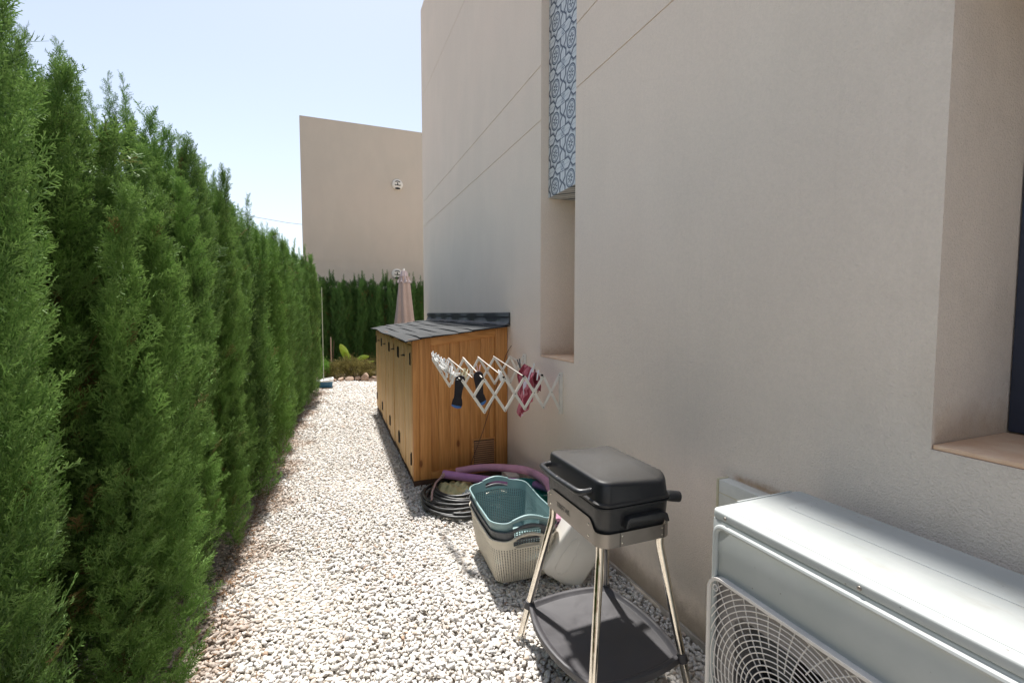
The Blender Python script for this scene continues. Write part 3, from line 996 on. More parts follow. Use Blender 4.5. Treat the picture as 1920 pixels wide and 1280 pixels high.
def cypress_mesh(name, seed, H, rx, ry, n_plume, per, temps, size, fill, leaders=9):
    """columnar crown made of upright plumes; front is +X"""
    rng = np.random.default_rng(seed)
    POS, DIR, SZ, TN, BR = [], [], [], [], []
    def addp(p, d, s, t, b):
        POS.append(p); DIR.append(d); SZ.append(s); TN.append(t); BR.append(b)
    for i in range(n_plume):
        a = 2 * math.pi * (i * 0.618 + rng.uniform(-.05, .05))
        q = rng.uniform(0.70, 0.98) if i % 3 else rng.uniform(0.3, 0.6)
        ax, ay = rx * q * math.cos(a), ry * q * math.sin(a)
        z0 = rng.choice([0.02, 0.05, 0.05, 0.3, 0.7, 1.1]) * rng.uniform(0.6, 1.2) if q > 0.5 else 0.3
        z1 = H * (rng.uniform(0.5, 1.0) ** 0.45) if i % 3 else H * rng.uniform(0.94, 1.02)
        if z1 - z0 < 0.8:
            z1 = z0 + rng.uniform(0.8, 1.3)
        z1 = min(z1, H * 1.02)
        pr = rng.uniform(0.075, 0.13)
        lean = rng.normal(0, 0.03, 2)
        n = int(per * (z1 - z0) * pr / 0.16)
        t = rng.uniform(0, 1, n) ** 0.9
        zz_ = z0 + (z1 - z0) * t
        prof = np.minimum(1, (1 - t) * 2.4 + 0.08) ** 0.8 * np.minimum(1, t * 6 + 0.35)
        th = rng.uniform(0, 2 * np.pi, n)
        rr = pr * prof * np.sqrt(rng.uniform(0.05, 1.0, n)) * 0.72
        wob = 0.03 * np.sin(zz_ * 6 + i)
        px_ = ax + lean[0] * t + rr * np.cos(th) + wob
        py_ = ay + lean[1] * t + rr * np.sin(th)
        out = np.stack([np.cos(th), np.sin(th)], 1)
        glob = np.stack([px_ / rx, py_ / ry], 1)
        gl = np.linalg.norm(glob, axis=1, keepdims=True)
        o2 = out * 0.62 + glob / np.maximum(gl, 0.2) * 0.35
        upc = rng.uniform(0.9, 2.1, n) + t * 0.8
        D = np.stack([o2[:, 0], o2[:, 1], upc], 1) + rng.normal(0, 0.16, (n, 3))
        s_ = size * rng.uniform(0.7, 1.25, n) * np.where(t > 0.9, 0.8, 1)
        tone = np.clip(rng.uniform(0.0, 0.95) + rng.normal(0, 0.12, n), 0, 1)
        br = (rng.uniform(size=n) < 0.012) * 0.85
        addp(np.stack([px_, py_, zz_], 1), D, s_, tone, br)
    # filling inside the crown, toned dark to paint shade into the gaps
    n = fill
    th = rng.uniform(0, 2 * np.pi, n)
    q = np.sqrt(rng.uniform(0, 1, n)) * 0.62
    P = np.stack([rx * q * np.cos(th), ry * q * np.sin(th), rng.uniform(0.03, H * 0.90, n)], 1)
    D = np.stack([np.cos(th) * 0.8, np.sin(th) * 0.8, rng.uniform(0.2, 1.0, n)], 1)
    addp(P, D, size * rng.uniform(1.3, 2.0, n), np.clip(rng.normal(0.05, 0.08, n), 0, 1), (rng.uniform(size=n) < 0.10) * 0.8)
    # leading shoots poking out of the top
    for i in range(leaders):
        a = rng.uniform(0, 2 * math.pi)
        q = rng.uniform(0, 0.75)
        bx, by = rx * q * math.cos(a), ry * q * math.sin(a)
        L = rng.uniform(0.10, 0.36)
        zb = H * (0.99 - 0.05 * q)
        ln = rng.normal(0, 0.10, 2)
        n = int(70 * L / 0.3)
        t = (np.arange(n) + rng.uniform(0, 1, n)) / n
        th = rng.uniform(0, 2 * np.pi, n)
        P = np.stack([bx + ln[0] * L * t, by + ln[1] * L * t, zb - 0.12 + (L + 0.12) * t], 1)
        D = np.stack([np.cos(th) * 0.55, np.sin(th) * 0.55, np.full(n, 0.95)], 1) + rng.normal(0, 0.1, (n, 3))
        addp(P, D, size * (0.95 - 0.6 * t) * rng.uniform(0.8, 1.2, n), np.clip(rng.normal(0.5, 0.15, n), 0, 1), np.zeros(n))
    POS, DIR = np.concatenate(POS), np.concatenate(DIR)
    SZ, TN, BR = np.concatenate(SZ), np.concatenate(TN), np.concatenate(BR)
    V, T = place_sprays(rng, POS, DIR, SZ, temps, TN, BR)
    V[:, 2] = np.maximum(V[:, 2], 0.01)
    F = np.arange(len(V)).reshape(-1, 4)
    return np_mesh(name, V, F, T)

def trunk_mesh(H, seed):
    rng = random.Random(seed)
    mb = MB()
    pts = [(0.02 * math.sin(k * 1.3 + seed), 0.02 * math.cos(k * 1.7), H * 0.95 * k / 10) for k in range(11)]
    mb.tube(pts, [0.045 * (1 - 0.085 * k) for k in range(11)], 9)
    for k in range(14):
        a = rng.uniform(0, 6.28)
        z = rng.uniform(0.05, H * 0.6)
        l = rng.uniform(0.15, 0.28)
        c, s_ = math.cos(a), math.sin(a)
        mb.tube([(0, 0, z), (c * l * .5, s_ * l * .5, z + l * .3), (c * l, s_ * l, z + l * 1.1)], [0.012, 0.009, 0.004], 6)
    return mb

def build_hedges():
    rng = np.random.default_rng(5)
    near_t = [spray(rng, 9, 4, 0.017) for _ in range(8)]
    far_t = [spray(rng, 6, 3, 0.024) for _ in range(6)]
    H = 2.42
    meshes = {}
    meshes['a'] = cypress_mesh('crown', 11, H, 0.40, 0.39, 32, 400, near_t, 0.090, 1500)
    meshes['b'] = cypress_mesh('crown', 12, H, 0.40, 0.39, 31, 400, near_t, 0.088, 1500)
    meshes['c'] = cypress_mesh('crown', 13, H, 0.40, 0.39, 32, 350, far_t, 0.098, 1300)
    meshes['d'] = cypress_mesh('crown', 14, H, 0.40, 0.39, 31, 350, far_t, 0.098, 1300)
    for k in 'ab':
        meshes[k].materials.append(M['leaf'])
    for k, q in (('c', 'e'), ('d', 'f')):
        meshes[q] = meshes[k].copy()
        meshes[k].materials.append(M['leaf'])
        meshes[q].materials.append(M['leaf2'])
    tr = [trunk_mesh(H, s_) for s_ in (1, 2)]
    trm = []
    for t_ in tr:
        o = t_.build('trunk', M['bark'], None)
        trm.append(o.data)
        bpy.data.objects.remove(o)
    def plant(x, y, mesh, sx, sy, sz, rz, label, group, trk):
        r = empty('hedge_cypress', (x, y, 0), label, 'hedge tree', group)
        r.scale = (sx, sy, sz)
        r.rotation_euler.z = rz
        c = bpy.data.objects.new('crown', mesh)
        COL.objects.link(c)
        c.parent = r
        k = bpy.data.objects.new('trunk', trm[trk])
        COL.objects.link(k)
        k.parent = r
        return r
    gl = 'cypresses of the tall hedge left of the path'
    names = ['tall cypress at the left edge of the picture, nearest to the viewer',
             'cypress second from the viewer in the left hedge with dark gaps beside it',
             'third cypress from the viewer in the left hedge, level with the grill',
             'fourth cypress from the viewer in the left hedge with tall leading shoots',
             'fifth cypress from the viewer in the left hedge, opposite the laundry baskets',
             'sixth cypress from the viewer in the left hedge, opposite the hose coil',
             'seventh cypress from the viewer in the left hedge, opposite the near cabinet corner',
             'eighth cypress from the viewer in the left hedge, opposite the first cabinet doors',
             'ninth cypress from the viewer in the left hedge, opposite the middle of the cabinet',
             'tenth cypress from the viewer in the left hedge, opposite the last cabinet doors',
             'eleventh cypress from the viewer in the left hedge, beyond the cabinet',
             'cypress second from the far end of the left hedge',
             'last cypress at the far end of the left hedge, beside the blue tray']
    ysp = [0.55, 1.28, 2.02, 2.75, 3.5, 4.25, 5.0, 5.75, 6.5, 7.25, 8.0, 8.75, 9.45]
    hs = [0.95, 0.95, 0.94, 0.97, 0.97, 0.95, 0.94, 0.97, 0.98, 1.0, 1.01, 1.02, 1.0]
    for i, y in enumerate(ysp):
        key = 'ab'[i % 2] if i < 5 else 'cd'[i % 2]
        w_ = 0.40 * rng.uniform(0.98, 1.08)
        plant(front_x(y) - 0.345 + rng.uniform(-.03, .03), y, meshes[key], w_ / 0.40, rng.uniform(0.88, 1.04), hs[i],
              [0.0, 2.4, 4.4, 1.2, 5.3][i % 5] + rng.uniform(-.4, .4), names[i], gl, i % 2)
    # the hedge across the far end
    gb = 'cypresses of the low hedge across the far end'
    xs = [-1.9, -1.2, -0.5, 0.15, 0.8, 1.45, 2.1, 2.75, 3.4, 4.1]
    lab = ['far hedge cypress, leftmost, hidden behind the left hedge', 'far hedge cypress, second from the left, behind the left hedge',
           'far hedge cypress just behind the end of the left hedge', 'far hedge cypress behind the wooden stake',
           'far hedge cypress behind the broad-leaved plant', 'far hedge cypress left of the closed parasol',
           'far hedge cypress right behind the closed parasol', 'far hedge cypress between the parasol and the house corner',
           'far hedge cypress at the corner of the house, partly covered by it', 'far hedge cypress hidden behind the house corner']
    for i, x in enumerate(xs):
        plant(x, 13.1 + rng.uniform(-.05, .05), meshes['ef'[i % 2]], 1.12, 1.0, 0.985 + rng.uniform(-.02, .03), rng.uniform(0, 6.28), lab[i], gb, i % 2)
build_hedges()

# ------------------------------------------------------------------ storage cabinet
CX, CY0, CY1 = 0.66, 3.97, 7.55
def shear(p):
    x, y, z = p
    return (x + 0.0105 * (y - CY0) * (WX - x) / (WX - CX), y, z)
def roof_z(x, y=0):
    return 1.283 + (x - 0.60) * 0.125
cab = empty('storage_cabinet', (1.09, 5.7, 0), 'long varnished pine garden cabinet with sloping black felt roof against the wall', 'cabinet')
MB().box((CX + .006, CY0 + .006, 0.0), (WX - .004, CY1, 0.062)).build('plinth', M['plinth'], cab, bevel=0.003, warp=shear)
# carcass sides: near end panel of vertical boards
e = MB()
xb = [0.815, 0.885, 0.985, 1.075, 1.17, 1.27, 1.352, 1.405]
for a, b in zip(xb[:-1], xb[1:]):
    e.box((a + .0009, CY0 + .015, 0.115), (b - .0009, CY0 + .028, roof_z(0.5 * (a + b)) - 0.06))
bkp = MB()
bkp.box((0.70, CY0 + .029, 0.07), (WX - .03, CY0 + .034, 1.24))
bkp.build('backing_board', M['plinth'], cab, warp=shear)
e.build('end_panel', M['pine'], cab, bevel=0.0015, warp=shear)
fr = MB()
def post(x0, x1, y0, y1, z0):
    fr.add([(x0, y0, z0), (x1, y0, z0), (x1, y1, z0), (x0, y1, z0),
            (x0, y0, roof_z(x0) - .016), (x1, y0, roof_z(x1) - .016), (x1, y1, roof_z(x1) - .016), (x0, y1, roof_z(x0) - .016)],
           [(0, 3, 2, 1), (4, 5, 6, 7), (0, 1, 5, 4), (1, 2, 6, 5), (2, 3, 7, 6), (3, 0, 4, 7)])
post(CX, 0.715, CY0, CY0 + 0.05, 0.063)
post(0.7165, 0.814, CY0, CY0 + 0.03, 0.063)
post(1.407, WX - .004, CY0, CY0 + 0.03, 0.063)
fr.build('corner_post', M['pine'], cab, bevel=0.0025, warp=shear)
rl = MB()
rl.add([(0.8155, CY0, roof_z(.8155) - .085), (1.4055, CY0, roof_z(1.4055) - .085), (1.4055, CY0 + .03, roof_z(1.4055) - .085), (0.8155, CY0 + .03, roof_z(.8155) - .085),
        (0.8155, CY0, roof_z(.8155) - .017), (1.4055, CY0, roof_z(1.4055) - .017), (1.4055, CY0 + .03, roof_z(1.4055) - .017), (0.8155, CY0 + .03, roof_z(.8155) - .017)],
       [(0, 3, 2, 1), (4, 5, 6, 7), (0, 1, 5, 4), (1, 2, 6, 5), (2, 3, 7, 6), (3, 0, 4, 7)])
rl.build('rail', M['pine_rail'], cab, bevel=0.002, warp=shear)
MB().box((0.8155, CY0, 0.063), (1.4055, CY0 + .03, 0.125)).build('rail', M['pine_rail'], cab, bevel=0.002, warp=shear)
# far end, back boards
bk = MB()
bk.box((CX + .02, CY1 - .03, 0.063), (WX - .02, CY1 - .002, 1.26))
bk.build('end_board', M['pine_faded'], cab, bevel=0.002, warp=shear)
# fascia above doors and far post
fs_ = MB()
fs_.box((CX + .004, CY0 + .052, 1.232), (CX + .03, CY1, 1.272))
fs_.box((CX - .002, CY1 - .055, 0.063), (CX + .05, CY1 + .002, 1.231))
fs_.build('fascia', M['pine_faded'], cab, bevel=0.002, warp=shear)
# doors: vertical boards, one leaf each
bounds = [4.025, 4.455, 4.865, 5.285, 5.675, 6.215, 6.62, 7.05, 7.49]
random.seed(21)
for i, (a, b) in enumerate(zip(bounds[:-1], bounds[1:])):
    d = MB()
    nbd = 3
    gap = 0.009 if i % 2 == 0 else 0.004
    for k in range(nbd):
        ya = a + .004 + (b - a - gap) * k / nbd
        yb = a + .004 + (b - a - gap) * (k + 1) / nbd
        o_ = random.uniform(-0.0022, 0.0022)
        d.box((CX + .001 + o_, ya + .0012, 0.072), (CX + .021, yb - .0012, 1.228))
    xo = [0, -0.004, 0.003, -0.006, 0.002, -0.003, 0.004, 0][i]
    door = d.build('door', M['pine_faded'], cab, bevel=0.002, warp=lambda p: shear((p[0] + xo, p[1], p[2])))
    hy = b - 0.045 if i % 2 else a + 0.05        # hinge edge (doors open in pairs)
    for hz in (1.11, 0.23):
        h = MB()
        h.box((CX - .006, hy - .016, hz - .055), (CX - .001, hy + .016, hz + .055))
        h.tube([(CX - .009, hy + (.018 if i % 2 else -.018), hz - .05), (CX - .009, hy + (.018 if i % 2 else -.018), hz + .05)], 0.006, 8)
        h.build('hinge', M['iron'], door, bevel=0.001, warp=lambda p: shear((p[0] + xo, p[1], p[2])))
    if i % 2 == 0 and i < 7:
        l = MB()
        l.box((CX - .010, b - .05, 1.105), (CX - .002, b + .045, 1.119))
        l.tube([(CX - .008, b - .03, 1.112), (CX - .03, b - .03, 1.112), (CX - .03, b - .005, 1.112)], 0.005, 8)
        l.build('latch', M['iron'], door, warp=lambda p: shear((p[0] + xo, p[1], p[2])))
# felt roof: lapped strips running along the wall, edges a little wavy
rf = MB()
nS = 8
random.seed(4)
for k in range(nS):
    xa = 0.598 + (WX - .02 - 0.598) * k / nS
    xb_ = 0.598 + (WX - .02 - 0.598) * (k + 1) / nS + 0.012
    ny = 26
    vs, fs = [], []
    for j in range(ny + 1):
        t = j / ny
        y = 3.90 + (7.63 - 3.90) * t
        if j == 0:
            y += random.uniform(-.003, .003)
        for q, x in enumerate((xa, xb_)):
            xx = x + (0.006 * math.sin(y * 2.1 + k) if q == 0 else 0) - (0.01 if k == 0 and q == 0 else 0)
            droop = (-0.010 + 0.003 * math.sin(y * 4)) if (k == 0 and q == 0) else 0
            z = roof_z(xx) + 0.004 * math.sin(y * 3 + k * 1.7) + (0.005 if q == 0 else -0.001) + 0.003 + droop
            if j == 0:
                z -= 0.006
            vs += [(xx, y, z), (xx, y, z - 0.0045 if q == 1 else z - 0.010)]
    for j in range(ny):
        a = j * 4
        b = a + 4
        fs += [(a, a + 2, b + 2, b), (a + 1, b + 1, b + 3, a + 3), (a, b, b + 1, a + 1), (a + 2, a + 3, b + 3, b + 2)]
    fs += [(0, 1, 3, 2), (ny * 4, ny * 4 + 2, ny * 4 + 3, ny * 4 + 1)]
    rf.add(vs, fs)
rf.build('roof', M['felt'], cab, smooth=40, warp=shear)
bd = MB()                                         # dark board under the felt
bd.add([(0.625, 3.935, roof_z(.625) - .013), (WX - .006, 3.935, roof_z(WX) - .013), (WX - .006, 7.6, roof_z(WX) - .013), (0.625, 7.6, roof_z(.625) - .013),
        (0.625, 3.935, roof_z(.625) - .005), (WX - .006, 3.935, roof_z(WX) - .005), (WX - .006, 7.6, roof_z(WX) - .005), (0.625, 7.6, roof_z(.625) - .005)],
       [(0, 3, 2, 1), (4, 5, 6, 7), (0, 1, 5, 4), (1, 2, 6, 5), (2, 3, 7, 6), (3, 0, 4, 7)])
bd.build('roof_board', M['plinth'], cab, warp=shear)
# felt upstand on the wall
fl = MB()
vs, fs = [], []
ny = 40
random.seed(9)
for j in range(ny + 1):
    y = 3.905 + (7.58 - 3.905) * j / ny
    b1 = 0.003 * math.sin(y * 9) + random.uniform(-.0025, .0025)
    prof = [(WX - .055, 1.402 + b1), (WX - .03, 1.410), (WX - .016 + b1, 1.425), (WX - .012, 1.468 + b1), (WX - .018 + b1, 1.478), (WX - .014, 1.512), (WX - .001, 1.514), (WX - .001, 1.402)]
    vs += [(x, y, z - 0.003) for x, z in prof]
for j in range(ny):
    for k in range(8):
        a = j * 8 + k
        b = j * 8 + (k + 1) % 8
        fs.append((a, b, b + 8, a + 8))
fs += [tuple(range(8)), tuple(ny * 8 + k for k in range(8))[::-1]]
fl.add(vs, fs)
fl.build('flashing', M['felt_dark'], cab, smooth=35)
# vent grille low on the end panel
v = MB()
MB().box((1.200, CY0 + .0015, 0.140), (1.392, CY0 + .0040, 0.362)).build('vent_back', M['plinth'], cab, warp=shear)
vfm = MB()
vfm.prism([(1.184, .128), (1.404, .128), (1.404, .374), (1.184, .374)], 0, 0.008, Matrix(((1, 0, 0, 0), (0, 0, 1, CY0 + .0050), (0, 1, 0, 0), (0, 0, 0, 1))))
vfm.build('vent_frame', M['pine_rail'], cab, bevel=0.002, warp=shear)
for k in range(11):
    z = 0.150 + k * 0.019
    v.box((1.203, CY0 - .006, z), (1.389, CY0 + .0010, z + 0.011))
v.build('vent', M['vent'], cab, bevel=0.0008, warp=shear)

cordm = MB()
cordm.tube([(1.518, 3.86, 1.215), (1.515, 3.90, 1.19), (1.50, 3.955, 1.12), (1.40, 3.96, 0.80), (1.28, 3.96, 0.44), (1.17, 3.958, 0.17), (1.16, 3.94, 0.10), (1.155, 3.9, 0.04)], 0.0032, 6)
tag(cordm.build('cord', M['cord']), 'thin brown cord running down slantwise across the cabinet end from the wall', 'cord')

# ------------------------------------------------------------------ air conditioner
AX0, AX1, AY0, AY1, AZ0, AZ1 = 1.075, 1.445, 0.215, 1.062, 0.20, 0.914
ac = empty('air_conditioner', (1.26, 0.64, 0), 'white outdoor air conditioning unit with round fan grille beside the grill', 'air conditioner')
b = MB()
# casing: open front box with a ring opening for the fan
b.box((AX0 + .018, AY0 + .002, AZ0), (AX1 - .002, AY0 + .006, AZ1 - .02))
b.box((AX0 + .018, AY1 - .006, AZ0), (AX1 - .002, AY1 - .002, AZ1 - .02))
b.box((AX1 - .006, AY0 + .006, AZ0), (AX1 - .002, AY1 - .006, AZ1 - .02))
b.box((AX0 + .018, AY0 + .006, AZ0), (AX1 - .006, AY1 - .006, AZ0 + .02))
b.build('casing', M['ac_white'], ac, bevel=0.0015)
# front sheet with an opening behind the grille (grid of quads) and an embossed ridge
GY0, GY1, GZ0, GZ1 = 0.50, 1.058, 0.225, 0.722
f = MB()
f.box((AX0, AY0 + .001, GZ1 - .012), (AX0 + .016, AY1 - .001, AZ1 - .026))
f.box((AX0, AY0 + .001, AZ0), (AX0 + .016, GY0 + .012, GZ1 - .0125))
f.box((AX0, GY1 - .010, AZ0), (AX0 + .016, AY1 - .001, GZ1 - .0125))
f.box((AX0, GY0 + .0125, AZ0), (AX0 + .016, GY1 - .0105, GZ0 + .010))
f.build('front_panel', M['ac_white'], ac, bevel=0.004)
rd = MB()
loop = rrect(0.5 * (AY0 + AY1), 0.5 * (0.205 + 0.872), 0.5 * (AY1 - AY0) - .018, 0.5 * (0.872 - 0.205), 0.03, 6)
rd.tube([(AX0 - .0055, y, z) for y, z in loop], 0.0085, 10, closed=True)
rd.build('embossed_ridge', M['ac_white'], ac)
# lid
ld = MB()
ld.prism(rrect(0.5 * (AX0 + AX1), 0.5 * (AY0 + AY1), 0.5 * (AX1 - AX0) + .004, 0.5 * (AY1 - AY0) + .004, 0.022, 5), AZ1 - .026, AZ1, Matrix.Identity(4))
lid = ld.build('lid', M['ac_white'], ac, bevel=0.006, segs=3)
em = MB()
em.prism(rrect(1.172, 0.64, 0.068, 0.39, 0.02, 5), AZ1 - .001, AZ1 + .0016, Matrix.Identity(4))
em.build('raised_panel', M['ac_white'], lid, bevel=0.0014)
em = MB()
em.prism(rrect(1.352, 0.60, 0.070, 0.385, 0.02, 5), AZ1 - .001, AZ1 + .0016, Matrix.Identity(4))
em.build('raised_panel', M['ac_white'], lid, bevel=0.0014)
for y in (AY0 + .05, 0.64, AY1 - .05):
    MB().lathe([(0.001, 0), (.0052, 0), (.0045, .0022), (.001, .003)], 12, Matrix.Translation((AX0 - .004, y, AZ1 - .014)) @ Matrix.Rotation(R_(-90), 4, 'Y')).build('screw', M['steel'], lid)
tb = MB().box((1.18, AY1 + .003, AZ1 - .010), (AX1 - .03, AY1 + .010, AZ1 + .0012))
tb.build('lid_tab', M['ac_white'], lid, bevel=0.001)
# grille
GX = AX0 - 0.020
gr = MB()
outer = rrect(0.5 * (GY0 + GY1), 0.5 * (GZ0 + GZ1), 0.5 * (GY1 - GY0), 0.5 * (GZ1 - GZ0), 0.05, 8)
inner = rrect(0.5 * (GY0 + GY1), 0.5 * (GZ0 + GZ1), 0.5 * (GY1 - GY0) - .009, 0.5 * (GZ1 - GZ0) - .009, 0.041, 8)
n = len(outer)
vs = [(GX, *p) for p in outer] + [(AX0 + .002, *p) for p in outer] + [(GX, *p) for p in inner] + [(AX0 + .002, *p) for p in inner]
fs = []
for i in range(n):
    j = (i + 1) % n
    fs += [(i, j, n + j, n + i), (2 * n + i, 3 * n + i, 3 * n + j, 2 * n + j), (i, 2 * n + i, 2 * n + j, j)]
gr.add(vs, fs)
gf = gr.build('grille_frame', M['grille_white'], ac, bevel=0.0, smooth=40)
cy, cz = 0.795, 0.465
hy, hz = 0.5 * (GY1 - GY0) - .010, 0.5 * (GZ1 - GZ0) - .010
my, mz = 0.5 * (GY0 + GY1), 0.5 * (GZ0 + GZ1)
def inside(y, z):
    ax, az = abs(y - my), abs(z - mz)
    if ax > hy or az > hz:
        return False
    c = 0.04
    if ax > hy - c and az > hz - c:
        return (ax - hy + c) ** 2 + (az - hz + c) ** 2 < c * c
    return True
wr = MB()
def wires(path, r):
    run = []
    for p in path:
        if inside(p[1], p[2]):
            run.append(p)
        else:
            if len(run) > 1:
                wr.tube(run, r, 5, cap=False)
            run = []
    if len(run) > 1:
        wr.tube(run, r, 5, cap=False)
rr = 0.05
k = 0
while rr < 0.40:
    N = 96
    dome = GX + 0.006 - 0.004 * max(0, 1 - rr / 0.3)
    path = [(dome, cy + rr * math.cos(2 * math.pi * i / N), cz + rr * math.sin(2 * math.pi * i / N)) for i in range(N + 1)]
    wires(path, 0.0016)
    rr += 0.0142
    k += 1
for k in range(40):
    a0 = 2 * math.pi * k / 40
    ra, rb = (0.05, 0.40) if k % 2 == 0 else (0.165, 0.40)
    if k % 4 == 1:
        ra = 0.12
    path = []
    for i in range(40):
        r_ = ra + (rb - ra) * i / 39
        a = a0 + 1.15 * (r_ - 0.05)
        path.append((GX + 0.0095, cy + r_ * math.cos(a), cz + r_ * math.sin(a)))
    wires(path, 0.0018)
wr.lathe([(0.001, 0), (0.05, 0), (0.052, 0.004), (0.048, 0.008), (0.001, 0.008)], 24, Matrix.Translation((GX + .010, cy, cz)) @ Matrix.Rotation(R_(-90), 4, 'Y'))
wr.tube([(GX + .002, 1.028 + 0.009 * math.cos(a * .524), 0.687 + 0.009 * math.sin(a * .524)) for a in range(12)], 0.002, 6, closed=True)
wr.build('grille', M['grille_white'], ac, smooth=60)
# fan and the dark drum behind the grille
cv = MB()
cv.box((AX0 + .16, GY0 + .014, GZ0 + .012), (AX0 + .17, AY1 - .008, GZ1 - .014))
cv.build('coil', M['cavity'], ac, smooth=None)
fin = MB()
N = 48
vs = []
for x, r_ in ((AX0 + .010, 0.232), (AX0 + .030, 0.222), (AX0 + .158, 0.222)):
    vs += [(x, cy + r_ * math.cos(2 * math.pi * i / N), cz + r_ * math.sin(2 * math.pi * i / N)) for i in range(N)]
fs = [(q * N + i, q * N + (i + 1) % N, (q + 1) * N + (i + 1) % N, (q + 1) * N + i) for q in range(2) for i in range(N)]
fin.add(vs, fs)
# baffle sheet around the drum
corner = [(AX0 + .0105, *p) for p in rrect(my, mz, hy, hz, 0.03, 11)]
cn = len(corner)
fin.add(vs[:N] + corner, [])
base = len(fin.v) - N - cn
ang = lambda p: math.atan2(p[2] - cz, p[1] - cy) % (2 * math.pi)
order = sorted(range(cn), key=lambda i: ang(corner[i]))
for i in range(cn):
    a, c_ = order[i], order[(i + 1) % cn]
    ia = int(round(ang(corner[a]) / (2 * math.pi) * N)) % N
    ic = int(round(ang(corner[c_]) / (2 * math.pi) * N)) % N
    if ia == ic:
        fin.f.append((base + ia, base + N + a, base + N + c_))
    else:
        fin.f.append((base + ia, base + N + a, base + N + c_, base + ic))
        kk = ia
        if (ic - ia) % N > 1:
            pts_ = [base + (ia + q) % N for q in range((ic - ia) % N + 1)]
            fin.f.append(tuple(pts_))
fin.build('fan_drum', M['fan'], ac, smooth=40, recalc=False)
fb = MB()
for q in range(3):
    a0 = q * 2.094 + 0.5
    vs, fs = [], []
    for i in range(9):
        r_ = 0.045 + 0.168 * i / 8
        wd = 0.55 + 0.35 * i / 8
        for j in range(7):
            a = a0 + wd * (j / 6 - 0.5) * 2 + 0.5 * i / 8
            vs.append((AX0 + .10 - 0.05 * (j / 6), cy + r_ * math.cos(a), cz + r_ * math.sin(a)))
    for i in range(8):
        for j in range(6):
            a = i * 7 + j
            fs.append((a, a + 1, a + 8, a + 7))
    fb.add(vs, fs)
fb.lathe([(0.001, 0), (0.05, 0), (0.05, 0.07), (0.03, 0.078), (0.001, 0.078)], 24, Matrix.Translation((AX0 + .11, cy, cz)) @ Matrix.Rotation(R_(-90), 4, 'Y'))
fb.build('fan', M['b_grey'], ac, smooth=40)
for y in (0.34, 0.93):
    MB().box((AX0 - .01, y - .03, 0.012), (AX1 + .01, y + .03, AZ0 - .001)).build('foot', M['b_grey'], ac, bevel=0.006)

# cable duct on the wall behind it
du = empty('cable_duct', (1.50, 1.2, 0.70), 'cream plastic cable duct on the wall ending behind the air conditioner', 'cable duct')
MB().box((WX - .058, 0.95, 0.712), (WX - .001, 1.425, 0.828)).build('cover', M['duct'], du, bevel=0.004)
MB().box((WX - .060, 1.4262, 0.710), (WX - .001, 1.436, 0.830)).build('end_cap', M['duct_cap'], du, bevel=0.003)
dl = MB().box((WX - .0595, 0.95, 0.775), (WX - .0581, 1.424, 0.7775))
dl.build('seam', M['duct_cap'], du)

# ------------------------------------------------------------------ grill on a stand
gx0, gx1, gy0, gy1 = 0.895, 1.215, 1.400, 1.865
gcx, gcy = 0.5 * (gx0 + gx1), 0.5 * (gy0 + gy1)
ghx, ghy = 0.5 * (gx1 - gx0), 0.5 * (gy1 - gy0)
bq = empty('electric_grill', (gcx, gcy, 0), 'black electric barbecue with dusty domed lid on four chrome legs', 'grill')

def loft(sections):
    """sections: list of (outline, zfun) rings with equal counts"""
    mb = MB()
    n = len(sections[0])
    vs = [p for s_ in sections for p in s_]
    fs = []
    for q in range(len(sections) - 1):
        for i in range(n):
            j = (i + 1) % n
            fs.append((q * n + i, q * n + j, (q + 1) * n + j, (q + 1) * n + i))
    fs.append(tuple(range(n))[::-1])
    fs.append(tuple((len(sections) - 1) * n + i for i in range(n)))
    mb.add(vs, fs)
    return mb

def ring(dx, r, z, n=8):
    return [(x, y, z(x, y) if callable(z) else z) for x, y in rrect(gcx, gcy, ghx + dx, ghy + dx, r, n)]

loft([ring(-.040, .03, .672), ring(-.012, .045, .680), ring(-.004, .05, .72), ring(0, .05, .787), ring(0.005, .05, .791), ring(0.005, .05, .796), ring(-.004, .05, .799)]).build('body', M['black_plastic'], bq, smooth=40)
def domez(x, y):
    u = (x - gcx) / ghx
    v_ = (y - gcy) / ghy
    return 0.889 - 0.034 * (u + 1) / 2 + 0.070 * max(0, 1 - abs(v_) ** 2.2) * max(0, (u + 1) / 2) ** 1.1
secs = [ring(-.002, .05, .7995), ring(0.006, .052, .802), ring(0.006, .052, .810), ring(-0.001, .05, .815), ring(-.006, .048, lambda x, y: domez(x, y) - .012),
        ring(-.0085, .047, lambda x, y: domez(x, y) - .004), ring(-.013, .045, lambda x, y: domez(x, y) + .0005), ring(-.020, .042, lambda x, y: domez(x, y) + .003)]
for q in (0.96, 0.90, 0.80, 0.70, 0.6, 0.5, 0.4, 0.3, 0.2, 0.1, 0.03):
    o_ = rrect(gcx, gcy, (ghx - .02) * q, (ghy - .02) * q, .042 * q, 8)
    secs.append([(x, y, domez(x, y) + .003 + 0.010 * (1 - (abs(x - gcx) / (ghx - .02)) ** 2.0) * (1 - (abs(y - gcy) / (ghy - .02)) ** 2.2)) for x, y in o_])
lidg = loft(secs).build('lid', M['lid'], bq, smooth=40)
